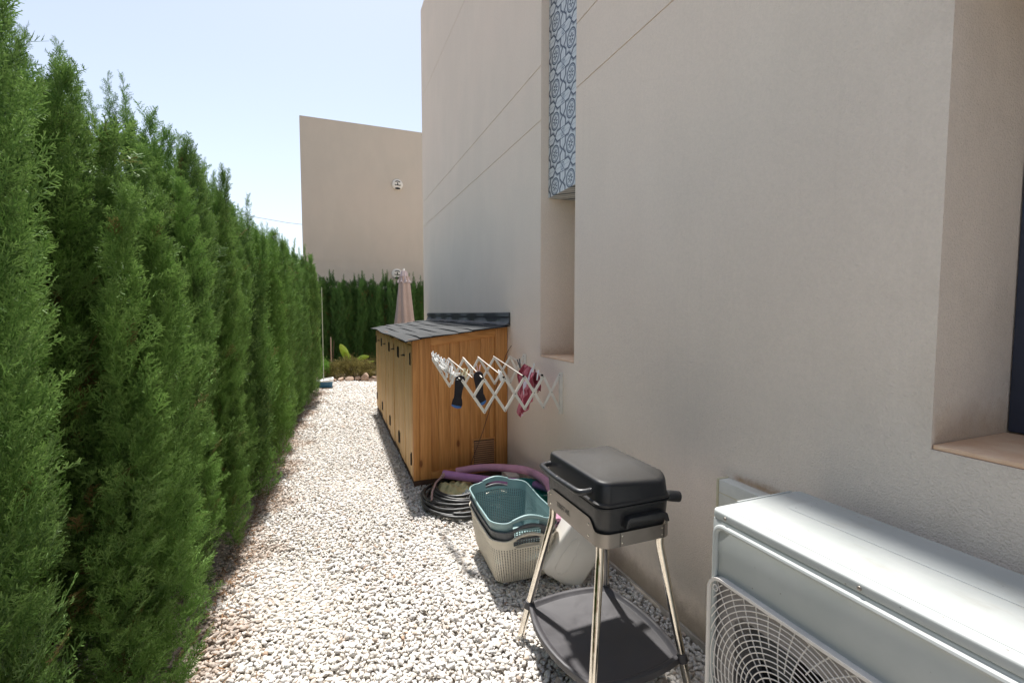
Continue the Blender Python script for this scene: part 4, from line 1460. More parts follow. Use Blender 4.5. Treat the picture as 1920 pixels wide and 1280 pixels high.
# stainless skirt, lifted in the middle of the front
def skirt():
    mb = MB()
    pts = rrect(gcx, gcy, ghx + .003, ghy + .003, .05, 8)
    # subdivide the straight runs
    P = []
    n = len(pts)
    for i in range(n):
        a, b_ = pts[i], pts[(i + 1) % n]
        L = math.dist(a, b_)
        k = max(1, int(L / 0.012))
        for q in range(k):
            P.append((a[0] + (b_[0] - a[0]) * q / k, a[1] + (b_[1] - a[1]) * q / k))
    n = len(P)
    vs, fs = [], []
    for x, y in P:
        top = 0.702
        if x < gx0 + .02:
            t = (min(y - (gy0 + .030), (gy1 - .030) - y)) / 0.05
            t = max(0, min(1, t))
            t = t * t * (3 - 2 * t)
            top = 0.702 + 0.038 * t
        cx_ = (x - gcx) * 0.99 + gcx
        cy_ = (y - gcy) * 0.993 + gcy
        vs += [(x, y, .650), (x, y, top), (cx_, cy_, top), (cx_, cy_, .650)]
    for i in range(n):
        a, b_ = i * 4, ((i + 1) % n) * 4
        for q in range(4):
            r_ = (q + 1) % 4
            fs.append((a + q, a + r_, b_ + r_, b_ + q))
    mb.add(vs, fs)
    return mb.build('skirt', M['steel'], bq, smooth=40)
sk = skirt()
rv = MB()
for y, z in ((1.478, .715), (1.478, .672), (1.795, .715), (1.795, .672)):
    rv.lathe([(0.001, 0), (.0045, 0), (.004, .002), (.001, .003)], 10, Matrix.Translation((gx0 - .003, y, z)) @ Matrix.Rotation(R_(-90), 4, 'Y'))
for x in (0.985, 1.165):
    for z in (.663, .690):
        rv.lathe([(0.001, 0), (.004, 0), (.0035, .002), (.001, .0025)], 10, Matrix.Translation((x, gy0 - .003, z)) @ Matrix.Rotation(R_(90), 4, 'X'))
split_pieces(rv, 'rivet', M['chrome'], sk)
for x in (0.975, 1.172):
    MB().box((x, gy0 - .0045, .6505), (x + .0015, gy0 - .0028, .7015)).build('seam', M['iron'], sk)

def text_mesh(body, size, m, mat, parent, name='lettering'):
    c = bpy.data.curves.new(name, 'FONT')
    c.body = body
    c.size = size
    c.extrude = 0.0004
    c.align_x = 'CENTER'
    c.align_y = 'CENTER'
    o = bpy.data.objects.new(name, c)
    COL.objects.link(o)
    me = bpy.data.meshes.new_from_object(o.evaluated_get(bpy.context.evaluated_depsgraph_get()))
    bpy.data.objects.remove(o)
    me.transform(m)
    me.transform(Matrix.Translation(-ORG[parent]))
    return finish(name, me, mat, parent, None)
# facing -X, reading from far (y+) to near
tm = Matrix(((0, 0, -1, gx0 - .0042), (-1, 0, 0, 1.685), (0, 1, 0, .692), (0, 0, 0, 1)))
text_mesh('TRISTAR', 0.030, tm, M['ink'], sk)
# front handle
hd = MB()
hx = 0.852
hd.tube([(gx0 + .004, 1.815, .843), (gx0 - .022, 1.815, .841), (hx + .004, 1.808, .839), (hx, 1.79, .838), (hx - .006, 1.70, .838), (hx - .007, 1.645, .838), (hx - .004, 1.58, .838), (hx, 1.50, .838), (hx + .006, 1.483, .839), (gx0 - .02, 1.476, .841), (gx0 + .004, 1.475, .843)],
        [.012, .012, .013, .013, .0125, .0125, .0125, .013, .013, .012, .012], 12)
hd.build('handle', M['black_plastic'], lidg, smooth=50)
MB().tube([(hx - .006, 1.6455, .838), (hx - .006, 1.6435, .838)], .0131, 12).build('handle_seam', M['steel'], lidg)
# side grips (near and far)
for sgn, yy in ((-1, gy0), (1, gy1)):
    gp = MB()
    o1 = [(0.985, .722), (0.993, .752), (1.002, .761), (1.160, .761), (1.172, .753), (1.182, .722), (1.168, .722), (1.160, .737), (1.01, .737), (1.0, .722)]
    mt = Matrix(((1, 0, 0, 0), (0, 0, sgn, yy - sgn * .004), (0, 1, 0, 0), (0, 0, 0, 1)))
    gp.prism(o1, 0.0, 0.030, mt)
    gp.build('side_grip', M['black_plastic'], bq, bevel=0.004)
hg = MB()
hg.tube([(1.195, 1.432, .800), (1.225, 1.427, .794), (1.262, 1.420, .788)], [.019, .021, .021], 18)
hg.build('hinge_knob', M['black_plastic'], lidg, bevel=0.002)
hg = MB()
hg.tube([(1.195, 1.83, .806), (1.225, 1.835, .800), (1.262, 1.842, .795)], [.019, .021, .021], 18)
hg.build('hinge_knob', M['black_plastic'], lidg, bevel=0.002)
# shelf
SZ = 0.185
sc_ = {'L': (0.822, 1.872), 'N': (0.838, 1.352), 'R': (1.238, 1.358), 'B': (1.222, 1.862)}
def bowed(off, zz_):
    cs = [sc_['N'], sc_['R'], sc_['B'], sc_['L']]
    cx_, cy_ = 1.03, 1.61
    bow = [0.030, 0.045, 0.030, 0.055]
    out = []
    for i in range(4):
        a, b_ = Vector(cs[i]), Vector(cs[(i + 1) % 4])
        d = (b_ - a)
        nrm = Vector((d.y, -d.x)).normalized()
        for k in range(12):
            t = k / 12
            p = a + d * t + nrm * (bow[i] * 4 * t * (1 - t))
            c = Vector((cx_, cy_))
            v_ = (p - c)
            p = c + v_ * (1 - off / v_.length)
            out.append((p.x, p.y, zz_))
    return out
sh = loft([bowed(.012, SZ - .022), bowed(.002, SZ - .020), bowed(0, SZ - .012), bowed(0, SZ + .006), bowed(.003, SZ + .008), bowed(.014, SZ + .008), bowed(.020, SZ + .004), bowed(.030, SZ - .006), bowed(.034, SZ - .007), bowed(.2, SZ - .007)])
shelf = sh.build('shelf', M['shelf'], bq, smooth=35)
# legs
def leg(foot, via, top, bend):
    pts = [Vector(foot), Vector(via), Vector(bend)]
    p = [pts[0], pts[0].lerp(pts[2], .5), pts[0].lerp(pts[2], .96), pts[2] + Vector((0, 0, .008)), Vector(top)]
    l_ = MB().tube(p, 0.0155, 14).build('leg', M['chrome'], bq, smooth=50)
    r_ = random.uniform(0, 1)
    return l_
legs = {'L': ((0.792, 1.893), (0.915, 1.822)), 'N': ((0.792, 1.325), (0.918, 1.440)), 'R': ((1.262, 1.318), (1.190, 1.440)), 'B': ((1.255, 1.893), (1.196, 1.828))}
for k, (ft_, tp) in legs.items():
    # foot so that the straight part passes through the shelf corner
    tpz = 0.60
    cxy = sc_[k]
    dx = (tp[0] - cxy[0]) / (tpz - SZ)
    dy = (tp[1] - cxy[1]) / (tpz - SZ)
    foot = (cxy[0] - dx * (SZ - .02), cxy[1] - dy * (SZ - .02), .02)
    l_ = leg(foot, foot, (tp[0], tp[1], .69), (tp[0], tp[1], tpz))
    a = Vector(cxy).to_3d() + Vector((0, 0, SZ))
    d = Vector((dx, dy, 1)).normalized()
    MB().tube([a - d * .017, a + d * .017], 0.0200, 16).build('clip', M['shelf'], shelf, bevel=0.002)
    f0 = Vector(foot)
    MB().tube([f0 - d * .012, f0 + d * .02], 0.0170, 12).build('foot_cap', M['ivory'], l_)

# ------------------------------------------------------------------ laundry baskets
def basket(name, label, mat, z0, cx_, cy_, rot, hole, squash=1.0):
    bk_ = empty(name, (cx_, cy_, z0), label, 'basket', 'stacked laundry baskets')
    bk_.rotation_euler.z = rot
    H = 0.268
    ax, ay = 0.145, 0.235
    bx, by = 0.190, 0.308
    def at(q, t):
        hx_ = ax + (bx - ax) * t ** 0.62
        hy_ = ay + (by - ay) * t ** 0.62
        return hx_, hy_
    per = 120
    def rimz(x, y, hx_, hy_):
        u = x / hx_
        e = max(0.0, abs(y) / hy_ - 0.80) / 0.20
        hump = (max(0, math.cos(min(1, abs(u) / 0.62) * math.pi / 2)) ** 1.4) * min(1, e * 1.6)
        mid = -0.012 * max(0, 1 - abs(y) / hy_ * 1.1)
        return 0.030 * hump + mid
    rows = [0.0, 0.03] + [0.05 + 0.76 * i / 21 for i in range(22)] + [0.83, 0.85, 0.90, 0.94, 1.0]
    rings = []
    for t in rows:
        hx_, hy_ = at(0, t)
        r = 0.055 + 0.035 * t
        o_ = rrect(0, 0, hx_, hy_, r, 6)
        # resample the outline evenly
        L = [0]
        for i in range(len(o_)):
            L.append(L[-1] + math.dist(o_[i], o_[(i + 1) % len(o_)]))
        tot = L[-1]
        R = []
        j = 0
        for k in range(per):
            s_ = tot * k / per
            while L[j + 1] < s_:
                j += 1
            f_ = (s_ - L[j]) / (L[j + 1] - L[j])
            a, b_ = o_[j], o_[(j + 1) % len(o_)]
            R.append((a[0] + (b_[0] - a[0]) * f_, a[1] + (b_[1] - a[1]) * f_))
        ring_ = []
        for x, y in R:
            lift = rimz(x, y, hx_, hy_) * max(0, (t - 0.70) / 0.30)
            if t < 0.03:
                x, y = x * 0.96, y * 0.97
            ring_.append(Vector((x, y, H * t + lift)))
        rings.append(ring_)
    vs = [p for r in rings for p in r]
    fs = []
    extra = []
    for q in range(len(rings) - 1):
        for k in range(per):
            k2 = (k + 1) % per
            quad = (q * per + k, q * per + k2, (q + 1) * per + k2, (q + 1) * per + k)
            if 2 <= q < 23:
                c = [vs[i] for i in quad]
                m_ = sum(c, Vector()) / 4
                fx, fz = hole
                inn = []
                for i_, p in enumerate(c):
                    # shrink horizontally / vertically by different amounts
                    d = p - m_
                    dz = Vector((0, 0, d.z))
                    inn.append(m_ + (d - dz) * fx + dz * fz)
                n0 = len(vs) + len(extra)
                extra += inn
                for i_ in range(4):
                    j_ = (i_ + 1) % 4
                    fs.append((quad[i_], quad[j_], n0 + j_, n0 + i_))
            else:
                # hand hole in the band at both ends
                p = sum((vs[i] for i in quad), Vector()) / 4
                if rows[q] >= 0.84 and rows[q + 1] <= 0.95 and abs(p.x) < 0.075 and abs(p.y) > 0.2:
                    continue
                fs.append(quad)
    vs += extra
    nfl = [i for i in range(per)]
    fs.append(tuple(nfl)[::-1])
    mb = MB()
    mb.add(vs, fs)
    me = bpy.data.meshes.new('body')
    me.from_pydata([tuple(p) for p in vs], [], fs)
    bm = bmesh.new()
    bm.from_mesh(me)
    geom = bmesh.ops.solidify(bm, geom=bm.faces[:], thickness=0.0022)
    bm.to_mesh(me)
    bm.free()
    finish('body', me, mat, bk_, 40)
    hx_, hy_ = at(0, 1)
    rim = MB()
    rp = [(p.x * 1.012, p.y * 1.008, p.z) for p in rings[-1]]
    rim.tube(rp, 0.0052, 8, closed=True)
    rimo = rim.build('rim', mat, bk_, local=True, smooth=60)
    for s_ in (-1, 1):
        h_ = MB()
        hp = sorted([p for p in rp if p[1] * s_ > 0.2 and abs(p[0]) < 0.098], key=lambda p: p[0])
        h_.tube([(p[0], p[1] + s_ * .003, p[2] + .001) for p in hp], 0.0085, 10)
        lower = [(p[0], p[1] * (0.985), H * 0.85 - .002) for p in hp if abs(p[0]) < 0.08]
        h_.tube([(p[0], p[1] + s_ * .004, p[2]) for p in lower], 0.0055, 8)
        h_.build('handle', mat, bk_, local=True, smooth=60)
    return bk_
BC = (0.992, 2.545)
basket('laundry_basket', 'cream perforated laundry basket at the bottom of the stack', M['b_cream'], 0.026, BC[0], BC[1], R_(-3), (0.42, 0.66))
basket('laundry_basket', 'dark grey laundry basket in the middle of the stack', M['b_grey'], 0.074, BC[0] + .002, BC[1], R_(-2.5), (0.45, 0.6))
basket('laundry_basket', 'turquoise perforated laundry basket on top of the stack', M['b_teal'], 0.122, BC[0], BC[1] + .004, R_(-3.5), (0.60, 0.60))

# ------------------------------------------------------------------ hose coil and what lies in it
hc = empty('garden_hose', (0.93, 3.52, 0.02), 'black garden hose coiled on the gravel in front of the cabinet', 'hose')
hs_ = MB()
pts = []
random.seed(12)
turns = 8
seg = 30
rad = [0.33, 0.32, 0.345, 0.30, 0.31, 0.27, 0.25, 0.235, 0.21]
hz_ = [0.032, 0.040, 0.050, 0.070, 0.083, 0.10, 0.112, 0.127, 0.135]
offx = [0.0, 0.02, -0.01, 0.015, -0.01, 0.02, 0.01, 0.03, 0.03]
offy = [-0.01, -0.03, 0.0, -0.01, 0.01, 0.0, 0.02, 0.03, 0.03]
for i in range(turns * seg + 1):
    t = i / seg
    k = int(t)
    f_ = t - k
    k2 = min(k + 1, turns)
    f2 = f_ * f_ * (3 - 2 * f_)
    r = rad[k] * (1 - f2) + rad[k2] * f2
    z = hz_[k] * (1 - f2) + hz_[k2] * f2
    ox = offx[k] * (1 - f2) + offx[k2] * f2
    oy = offy[k] * (1 - f2) + offy[k2] * f2
    a = 2 * math.pi * t + 0.5
    wob = 0.010 * math.sin(a * 2 + k * 2.0) + 0.006 * math.sin(a * 3.3 + k)
    pts.append((0.935 + ox + (r + wob) * 0.86 * math.cos(a), 3.52 + oy + (r + wob) * 1.02 * math.sin(a), z + 0.006 * math.sin(a * 2.0 + k * 1.3)))
hs_.tube(pts, 0.0115, 9)
hs_.build('tube', M['hose'], hc, smooth=60)
MB().tube([(0.70, 3.42, 0.10), (0.72, 3.50, 0.125), (0.775, 3.62, 0.155), (0.85, 3.70, 0.175)], 0.008, 8).build('hose_tail', M['hose2'], hc, smooth=60)
MB().tube([(0.835, 3.68, 0.172), (0.865, 3.715, 0.182)], [0.014, 0.015], 12).build('connector', M['hose2'], hc, smooth=50)

def crumple(name, label, cat, cx_, cy_, z, rx_, ry_, h, mat, seed):
    rng = np.random.default_rng(seed)
    ph = rng.uniform(0, 6.28, 8)
    nu, nv = 36, 30
    vs, fs = [], []
    for j in range(nv + 1):
        for i in range(nu + 1):
            u, v_ = 2 * i / nu - 1, 2 * j / nv - 1
            e = max(abs(u), abs(v_))
            ang_ = math.atan2(v_, u)
            er = 1 + 0.10 * math.sin(3 * ang_ + ph[0]) + 0.06 * math.sin(7 * ang_ + ph[1])
            x, y = u * er, v_ * er
            hh = h * (1 - e ** 2.5) + 0.010 * math.sin(9 * u + 4 * v_ + ph[2]) + 0.007 * math.sin(14 * v_ - 8 * u + ph[3]) + 0.012 * abs(math.sin(5 * u - 6 * v_ + ph[4]))
            q = 1 - 0.25 * abs(u * v_)
            vs.append((cx_ + rx_ * x * q, cy_ + ry_ * y * q, z + hh))
    for j in range(nv):
        for i in range(nu):
            a = j * (nu + 1) + i
            fs.append((a, a + 1, a + nu + 2, a + nu + 1))
    me = bpy.data.meshes.new(name)
    me.from_pydata([(p[0] - cx_, p[1] - cy_, p[2] - z) for p in vs], [], fs)
    bm = bmesh.new()
    bm.from_mesh(me)
    bmesh.ops.solidify(bm, geom=bm.faces[:], thickness=0.003)
    bm.to_mesh(me)
    bm.free()
    o = finish(name, me, mat, None, 60, (cx_, cy_, z))
    tag(o, label, cat)
    return o
crumple('plastic_bag', 'crumpled yellowish bag lying inside the coiled hose', 'bag', 0.945, 3.58, 0.07, 0.16, 0.19, 0.045, M['yellow_bag'], 3)
crumple('paper_sheet', 'small white crumpled sheet at the near side of the yellow bag', 'paper', 1.01, 3.40, 0.105, 0.07, 0.06, 0.02, M['paper'], 5)

# ------------------------------------------------------------------ swimming noodles
def smooth_path(pts, n=60):
    P = [Vector(p) for p in pts]
    P = [P[0] * 2 - P[1]] + P + [P[-1] * 2 - P[-2]]
    out = []
    m = len(P) - 3
    for i in range(n + 1):
        t = m * i / n
        k = min(int(t), m - 1)
        u = t - k
        a, b_, c, d = P[k:k + 4]
        out.append(0.5 * ((2 * b_) + (c - a) * u + (2 * a - 5 * b_ + 4 * c - d) * u * u + (3 * b_ - a - 3 * c + d) * u ** 3))
    return out
def noodle(label, pts, mat, r=0.033):
    p = smooth_path(pts)
    o = empty('pool_noodle', tuple(p[0]), label, 'pool noodle', 'purple foam pool noodles')
    MB().tube(p, r, 18).build('foam', mat, o, bevel=0.0, smooth=50)
    for a, b_ in ((p[0], p[1]), (p[-1], p[-2])):
        d = (a - b_).normalized()
        MB().tube([a - d * .0005, a + d * .0012], r * 0.36, 14).build('hole', M['noodle_hole'], o, smooth=None)
noodle('straight dark purple foam noodle lying behind the hose coil', [(0.865, 3.74, 0.175), (1.05, 3.60, 0.165), (1.25, 3.45, 0.160), (1.43, 3.28, 0.18), (1.485, 2.95, 0.24)], M['noodle'])
noodle('curved faded pink purple noodle bent round behind the baskets', [(1.00, 3.82, 0.155), (1.17, 3.72, 0.195), (1.32, 3.57, 0.225), (1.43, 3.34, 0.262), (1.45, 3.08, 0.285), (1.41, 2.85, 0.30), (1.33, 2.60, 0.30), (1.205, 2.33, 0.30)], M['noodle2'], 0.031)

# dark teal bucket behind the baskets
tb = empty('plastic_bucket', (1.33, 3.05, 0), 'dark green teal plastic bucket half hidden behind the laundry baskets', 'bucket')
bm_ = MB()
N = 36
prof = [(0.10, 0.02), (0.105, 0.025), (0.15, 0.235), (0.158, 0.24), (0.158, 0.248), (0.145, 0.246), (0.098, 0.035), (0.0005, 0.034)]
vs, fs = [], []
mt = Matrix.Translation((1.335, 3.05, 0.0)) @ Matrix.Rotation(R_(8), 4, 'Y')
for r_, z_ in prof:
    for k in range(N):
        a = 2 * math.pi * k / N
        vs.append(mt @ Vector((r_ * math.cos(a), r_ * 1.15 * math.sin(a), z_)))
for i in range(len(prof) - 1):
    for k in range(N):
        q = (k + 1) % N
        fs.append((i * N + k, i * N + q, (i + 1) * N + q, (i + 1) * N + k))
fs.append(tuple(range(N))[::-1])
bm_.add(vs, fs)
bm_.build('body', M['dteal'], tb, smooth=40)
hp = [mt @ Vector((0.158 * math.cos(R_(a)), 0.180 * math.sin(R_(a)), 0.245 - 0.012 * math.sin(R_(a + 90)))) for a in range(-90, 91, 10)]
MB().tube(hp, 0.004, 8).build('bail', M['b_teal'], tb, smooth=50)
wb = MB().box((1.40, 3.62, 0.02), (1.50, 3.80, 0.12))
tag(wb.build('small_box', M['ivory'], None, bevel=0.006, loc=(1.45, 3.71, 0.02)), 'small off-white box at the foot of the wall under the curved noodle', 'box')

# ------------------------------------------------------------------ leaning jerrycan
jc = empty('water_canister', (1.20, 2.28, 0.03), 'white plastic jerrycan leaning between the baskets and the wall', 'jerrycan')
mt = Matrix.Translation((1.165, 2.28, 0.03)) @ Matrix.Rotation(R_(-14), 4, 'Z') @ Matrix.Rotation(R_(33), 4, 'Y')
def can_section(z, sx, sy, r):
    return [mt @ Vector((x, y, z)) for x, y in rrect(0, 0, sx, sy, r, 6)]
hw, hd_ = 0.125, 0.085
secs = [can_section(0.0, .085, .06, .02), can_section(.005, .102, .072, .022), can_section(.016, .117, .080, .022), can_section(.032, .123, .084, .022), can_section(.05, hw, hd_, .022), can_section(.20, hw, hd_, .022),
        can_section(.30, hw, hd_, .022), can_section(.335, .112, .078, .04), can_section(.352, .08, .06, .035), can_section(.358, .04, .04, .03)]
loft(secs).build('body', M['can'], jc, smooth=50)
em = MB()
lp = [(-0.07, .065), (-0.045, .045), (-0.015, .052), (0.0, .08), (-0.005, .16), (-0.03, .255), (-0.05, .262), (-0.066, .24), (-0.075, .14)]
em.tube([mt @ Vector((x, -hd_ - .0005, z)) for x, z in lp], 0.0022, 6, closed=True)
em.build('embossed_loop', M['can'], jc, smooth=50)
em = MB()
em.tube([mt @ Vector((x, -hd_ - .0005, z)) for x, z in ((0.03, .27), (0.03, .285), (0.085, .285))], 0.0022, 6)
em.build('embossed_mark', M['can'], jc, smooth=50)
MB().tube([mt @ Vector((0.05, 0, .355)), mt @ Vector((0.05, 0, .385))], 0.024, 18).build('cap', M['b_teal'], jc, bevel=0.002)
hb = MB()
hb.tube([mt @ Vector(p) for p in ((-0.085, 0, .335), (-0.08, 0, .375), (-0.05, 0, .395), (0.0, 0, .39), (0.012, 0, .352))], 0.012, 12)
hb.build('handle', M['can'], jc, smooth=50)

# ------------------------------------------------------------------ drying rack on the wall
rk = empty('clothes_airer', (WX, 3.22, 1.0), 'ivory folding scissor clothes airer screwed to the wall beside the cabinet', 'clothes airer')
near = dict(y=2.90, xs=[1.378, 1.238, 1.095, 0.949, 0.801], zt=1.068, zb=0.853)
far = dict(y=3.55, xs=[1.385, 1.25, 1.118, 0.994, 0.876, 0.748], zt=1.146, zb=0.935)
def bar(mb, p, q, y, wd=0.0095, th=0.0022):
    d = Vector((q[0] - p[0], 0, q[1] - p[1]))
    L = d.length
    d.normalize()
    n_ = Vector((-d.z, 0, d.x))
    o_ = []
    K = 6
    for k in range(K + 1):
        a = -math.pi / 2 + math.pi * k / K
        o_.append((L + wd * math.cos(a), wd * math.sin(a)))
    for k in range(K + 1):
        a = math.pi / 2 + math.pi * k / K
        o_.append((wd * math.cos(a), wd * math.sin(a)))
    m_ = Matrix(((d.x, n_.x, 0, p[0]), (0, 0, 1, y), (d.z, n_.z, 0, p[1]), (0, 0, 0, 1)))
    mb.prism(o_, -th, th, m_)
for S, wallx in ((near, 1.505), (far, 1.505)):
    y = S['y']
    xs = S['xs']
    T = [(x, S['zt']) for x in xs]
    Bt = [(x, S['zb']) for x in xs]
    Wt, Wb = (wallx, S['zt'] + .004), (wallx, S['zb'] - .03)
    pairs_a = [(Wb, T[0])] + [(Bt[i], T[i + 1]) for i in range(len(xs) - 2)]
    pairs_b = [(Wt, Bt[0])] + [(T[i], Bt[i + 1]) for i in range(len(xs) - 2)]
    if S is near:
        # outermost: one full bar, the other stops at the crossing
        c = (0.5 * (xs[-2] + xs[-1]), 0.5 * (S['zt'] + S['zb']))
        pairs_a.append((Bt[-2], T[-1]))
        pairs_b.append((T[-2], c))
    else:
        pairs_a.append((Bt[-2], T[-1]))
    for p_, q_ in pairs_a:
        m_ = MB(); bar(m_, p_, q_, y - .003)
        m_.build('slat', M['ivory'], rk, bevel=0.0008)
    for p_, q_ in pairs_b:
        m_ = MB(); bar(m_, p_, q_, y + .003)
        m_.build('slat', M['ivory'], rk, bevel=0.0008)
    pv = MB()
    for (px_, pz_) in T + Bt[:-1] + [(0.5 * (xs[i] + xs[i + 1]), 0.5 * (S['zt'] + S['zb'])) for i in range(len(xs) - 1)] + [Wt, Wb, (0.5 * (wallx + xs[0]), 0.5 * (S['zt'] + S['zb']) - .006)]:
        pv.tube([(px_, y - .0072, pz_), (px_, y + .0072, pz_)], 0.0032, 8)
    split_pieces(pv, 'rivet', M['iron'], rk)
    br_ = MB()
    br_.box((WX - .024, y - .011, S['zb'] - .056), (WX - .001, y - .0075, S['zt'] + .020))
    br_.box((WX - .024, y + .0075, S['zb'] - .056), (WX - .001, y + .011, S['zt'] + .020))
    br_.box((WX - .0045, y - .0074, S['zb'] - .056), (WX - .001, y + .0074, S['zt'] + .020))
    br_.build('bracket', M['ivory'], rk, bevel=0.001)
rods = list(zip(near['xs'], far['xs'][:4] + [0.748]))
rods[4] = (0.801, 0.748)
rods = [(1.378, 1.385), (1.238, 1.25), (1.095, 1.118), (0.949, 0.994), (0.801, 0.748)]
rod_pts = []
for i, (xn, xf) in enumerate(rods):
    a = Vector((xn - .012, 2.895, near['zt'] + .010))
    b_ = Vector((xf - .006, 3.56, far['zt'] + .010))
    rod_pts.append((a, b_))
    MB().tube([a, b_], 0.0036, 8).build('rod', M['ivory'], rk, smooth=60)
    MB().tube([a + Vector((0, -.004, 0)), a + Vector((0, .008, 0))], 0.0075, 10).build('end_cap', M['iron'], rk)
# extra rod on the last far joint
a_, b2 = Vector((0.876, 3.0, 1.085)), Vector((0.870, 3.56, 1.156))
MB().tube([Vector((0.876, 2.93, 1.082)), b2], 0.0030, 8).build('rod', M['ivory'], rk, smooth=60)

# pegs: built in local space, jaws at the origin, legs open upwards (+Z)
def make_peg(mat):
    p = empty('clothes_peg', (0, 0, 0), 'x', 'clothes peg')
    for s_ in (-1, 1):
        o_ = [(-.0025, -.024), (.0025, -.024), (.0040, -.012), (.0028, -.004), (.0042, .006), (.0035, .048), (-.0005, .049), (-.0015, .006), (-.0012, -.010)]
        th = R_(11) * s_
        m_ = Matrix.Translation((s_ * 0.0042, 0, 0)) @ Matrix.Rotation(th, 4, 'Y') @ Matrix(((s_, 0, 0, 0), (0, 0, 1, 0), (0, 1, 0, 0), (0, 0, 0, 1)))
        MB().prism(o_, -.0045, .0045, m_).build('leg', mat, p, bevel=0.0008, local=True)
    sp = [(0.0062 * math.cos(a * 0.8), -0.006 + 0.0024 * a / 3, 0.003 + 0.0062 * math.sin(a * 0.8)) for a in range(16)]
    MB().tube(sp, 0.0009, 5).build('spring', M['steel'], p, local=True)
    return p
PG = 'clothes pegs on the airer'
peg_w = make_peg(M['white_plastic'])
def put_peg(src, first, loc, rot, label):
    o = src if first else copy_tree(src)
    o.location = loc
    o.rotation_euler = rot
    o['label'] = label
    o['group'] = PG
    return o
random.seed(33)
A, B = rod_pts[4]
CL = 'white plastic clothes peg in the jumbled cluster on the outermost rod of the airer'
for i in range(15):
    t = 0.10 + 0.85 * i / 14
    p = A.lerp(B, t)
    if i in (0, 1, 2):
        rot = (R_(random.uniform(-20, 20)), R_(random.choice([-80, 75, 100])), R_(random.uniform(-30, 20)))
    elif i >= 12:
        rot = (R_(random.uniform(-15, 15)), R_(random.uniform(-25, 20)), R_(random.uniform(60, 110)))
    else:
        rot = (R_(random.uniform(-45, 45)), R_(random.uniform(-55, 55)), R_(random.uniform(30, 130)))
    lb = {14: 'white peg at the far left tip of the jumbled cluster on the airer', 13: 'white peg second from the far left tip of the jumbled cluster',
          0: 'white peg lying at the near end of the cluster, next to the left black sock'}.get(i, CL)
    put_peg(peg_w, i == 0, (p.x + random.uniform(-.004, .004), p.y, p.z + random.uniform(-.006, .01)), rot, lb)
for i in range(9):
    p = A.lerp(B, 0.45 + 0.5 * i / 8)
    put_peg(peg_w, False, (p.x + random.uniform(-.006, .01), p.y, p.z + random.uniform(.0, .02)), (R_(random.uniform(-25, 25)), R_(random.uniform(-35, 45)), R_(random.uniform(40, 140))), CL)
for i in range(7):
    t = 0.08 + 0.6 * i / 7
    p = A.lerp(B, t)
    put_peg(peg_w, False, (p.x + random.uniform(-.012, .012), p.y + .01, p.z - .012), (R_(random.uniform(-60, 60)), R_(random.uniform(80, 220)), R_(random.uniform(20, 140))), CL)
A3, B3 = rod_pts[2]
for i, (t, ry) in enumerate(((0.05, -22), (0.10, 8), (0.15, 24))):
    p = A3.lerp(B3, t)
    q_ = put_peg(peg_w, False, (p.x - .10 * 0, p.y, p.z + .004), (R_(10), R_(180 + ry), R_(40 + 15 * i)),
             ['white peg hanging at the near end of the middle rod, leaning left', 'white peg hanging at the near end of the middle rod, between two others', 'white peg hanging at the near end of the middle rod, leaning right'][i])
peg_c = make_peg(simple('yellowed_peg', (0.66, 0.62, 0.42), 0.45))
peg_p = make_peg(simple('pink_peg', (0.70, 0.45, 0.42), 0.45))
peg_k = make_peg(simple('grey_peg', (0.10, 0.11, 0.12), 0.5))

# socks
def sock(label, top, foot_dir, L, foot, lean):
    o = empty('sock', top, label, 'sock', 'black socks on the airer')
    T0 = Vector(top)
    c = [T0 + Vector((0, 0, .012)), T0 + Vector((lean * .2, 0, -.03)), T0 + Vector((lean * .6, 0, -L * .4)), T0 + Vector((lean, 0, -L * .72)), T0 + Vector((lean + foot * .4, 0, -L * .92)), T0 + Vector((lean + foot, 0, -L * 1.05))]
    path = smooth_path(c, 22)
    def strip(i0, i1, name, mat, inf=0):
        vs, fs = [], []
        n = 12
        for i in range(i0, i1 + 1):
            t = i / 22
            p = path[i]
            tg = (path[min(i + 1, 22)] - path[max(i - 1, 0)]).normalized()
            side = Vector((0, 1, 0)).cross(tg).normalized()
            wd = 0.030 + 0.004 * math.sin(t * 9) + (0.004 if 0.6 < t < 0.85 else 0)
            if t > 0.93:
                wd *= math.sqrt(max(0.05, 1 - ((t - 0.93) / 0.075) ** 2))
            if t < 0.06:
                wd *= 0.45 + 9 * t
            th = 0.008 + 0.003 * math.sin(t * 14)
            for k in range(n):
                a = 2 * math.pi * k / n
                vs.append(p + side * (wd + inf) * math.cos(a) + Vector((0, 1, 0)) * (th + inf) * math.sin(a) * (1 + 0.25 * math.sin(3 * a + t * 8)))
        m_ = i1 - i0
        for i in range(m_):
            for k in range(n):
                q = (k + 1) % n
                fs.append((i * n + k, i * n + q, (i + 1) * n + q, (i + 1) * n + k))
        fs += [tuple(range(n))[::-1], tuple(m_ * n + k for k in range(n))]
        MB().add(vs, fs).build(name, mat, o, smooth=60)
    strip(0, 22, 'knit', M['sock'])
    strip(19, 22, 'toe', M['sock_toe'], 0.0008)
    return o
sock('left black sock with blue toe pegged near the jumbled pegs', (0.800, 2.945, 1.085), 0, 0.19, -0.012, -0.02)
sock('right black sock with blue toe hanging behind the near scissor slats', (0.935, 2.99, 1.10), 0, 0.205, 0.020, 0.012)
put_peg(peg_c, True, (0.812, 2.952, 1.096), (0, R_(4), R_(20)), 'yellowish peg holding the left black sock')
put_peg(peg_c, False, (0.838, 2.955, 1.090), (0, R_(12), R_(35)), 'yellowish peg just right of the left black sock')
put_peg(peg_p, True, (0.938, 2.99, 1.110), (0, R_(0), R_(15)), 'pinkish peg holding the right black sock')
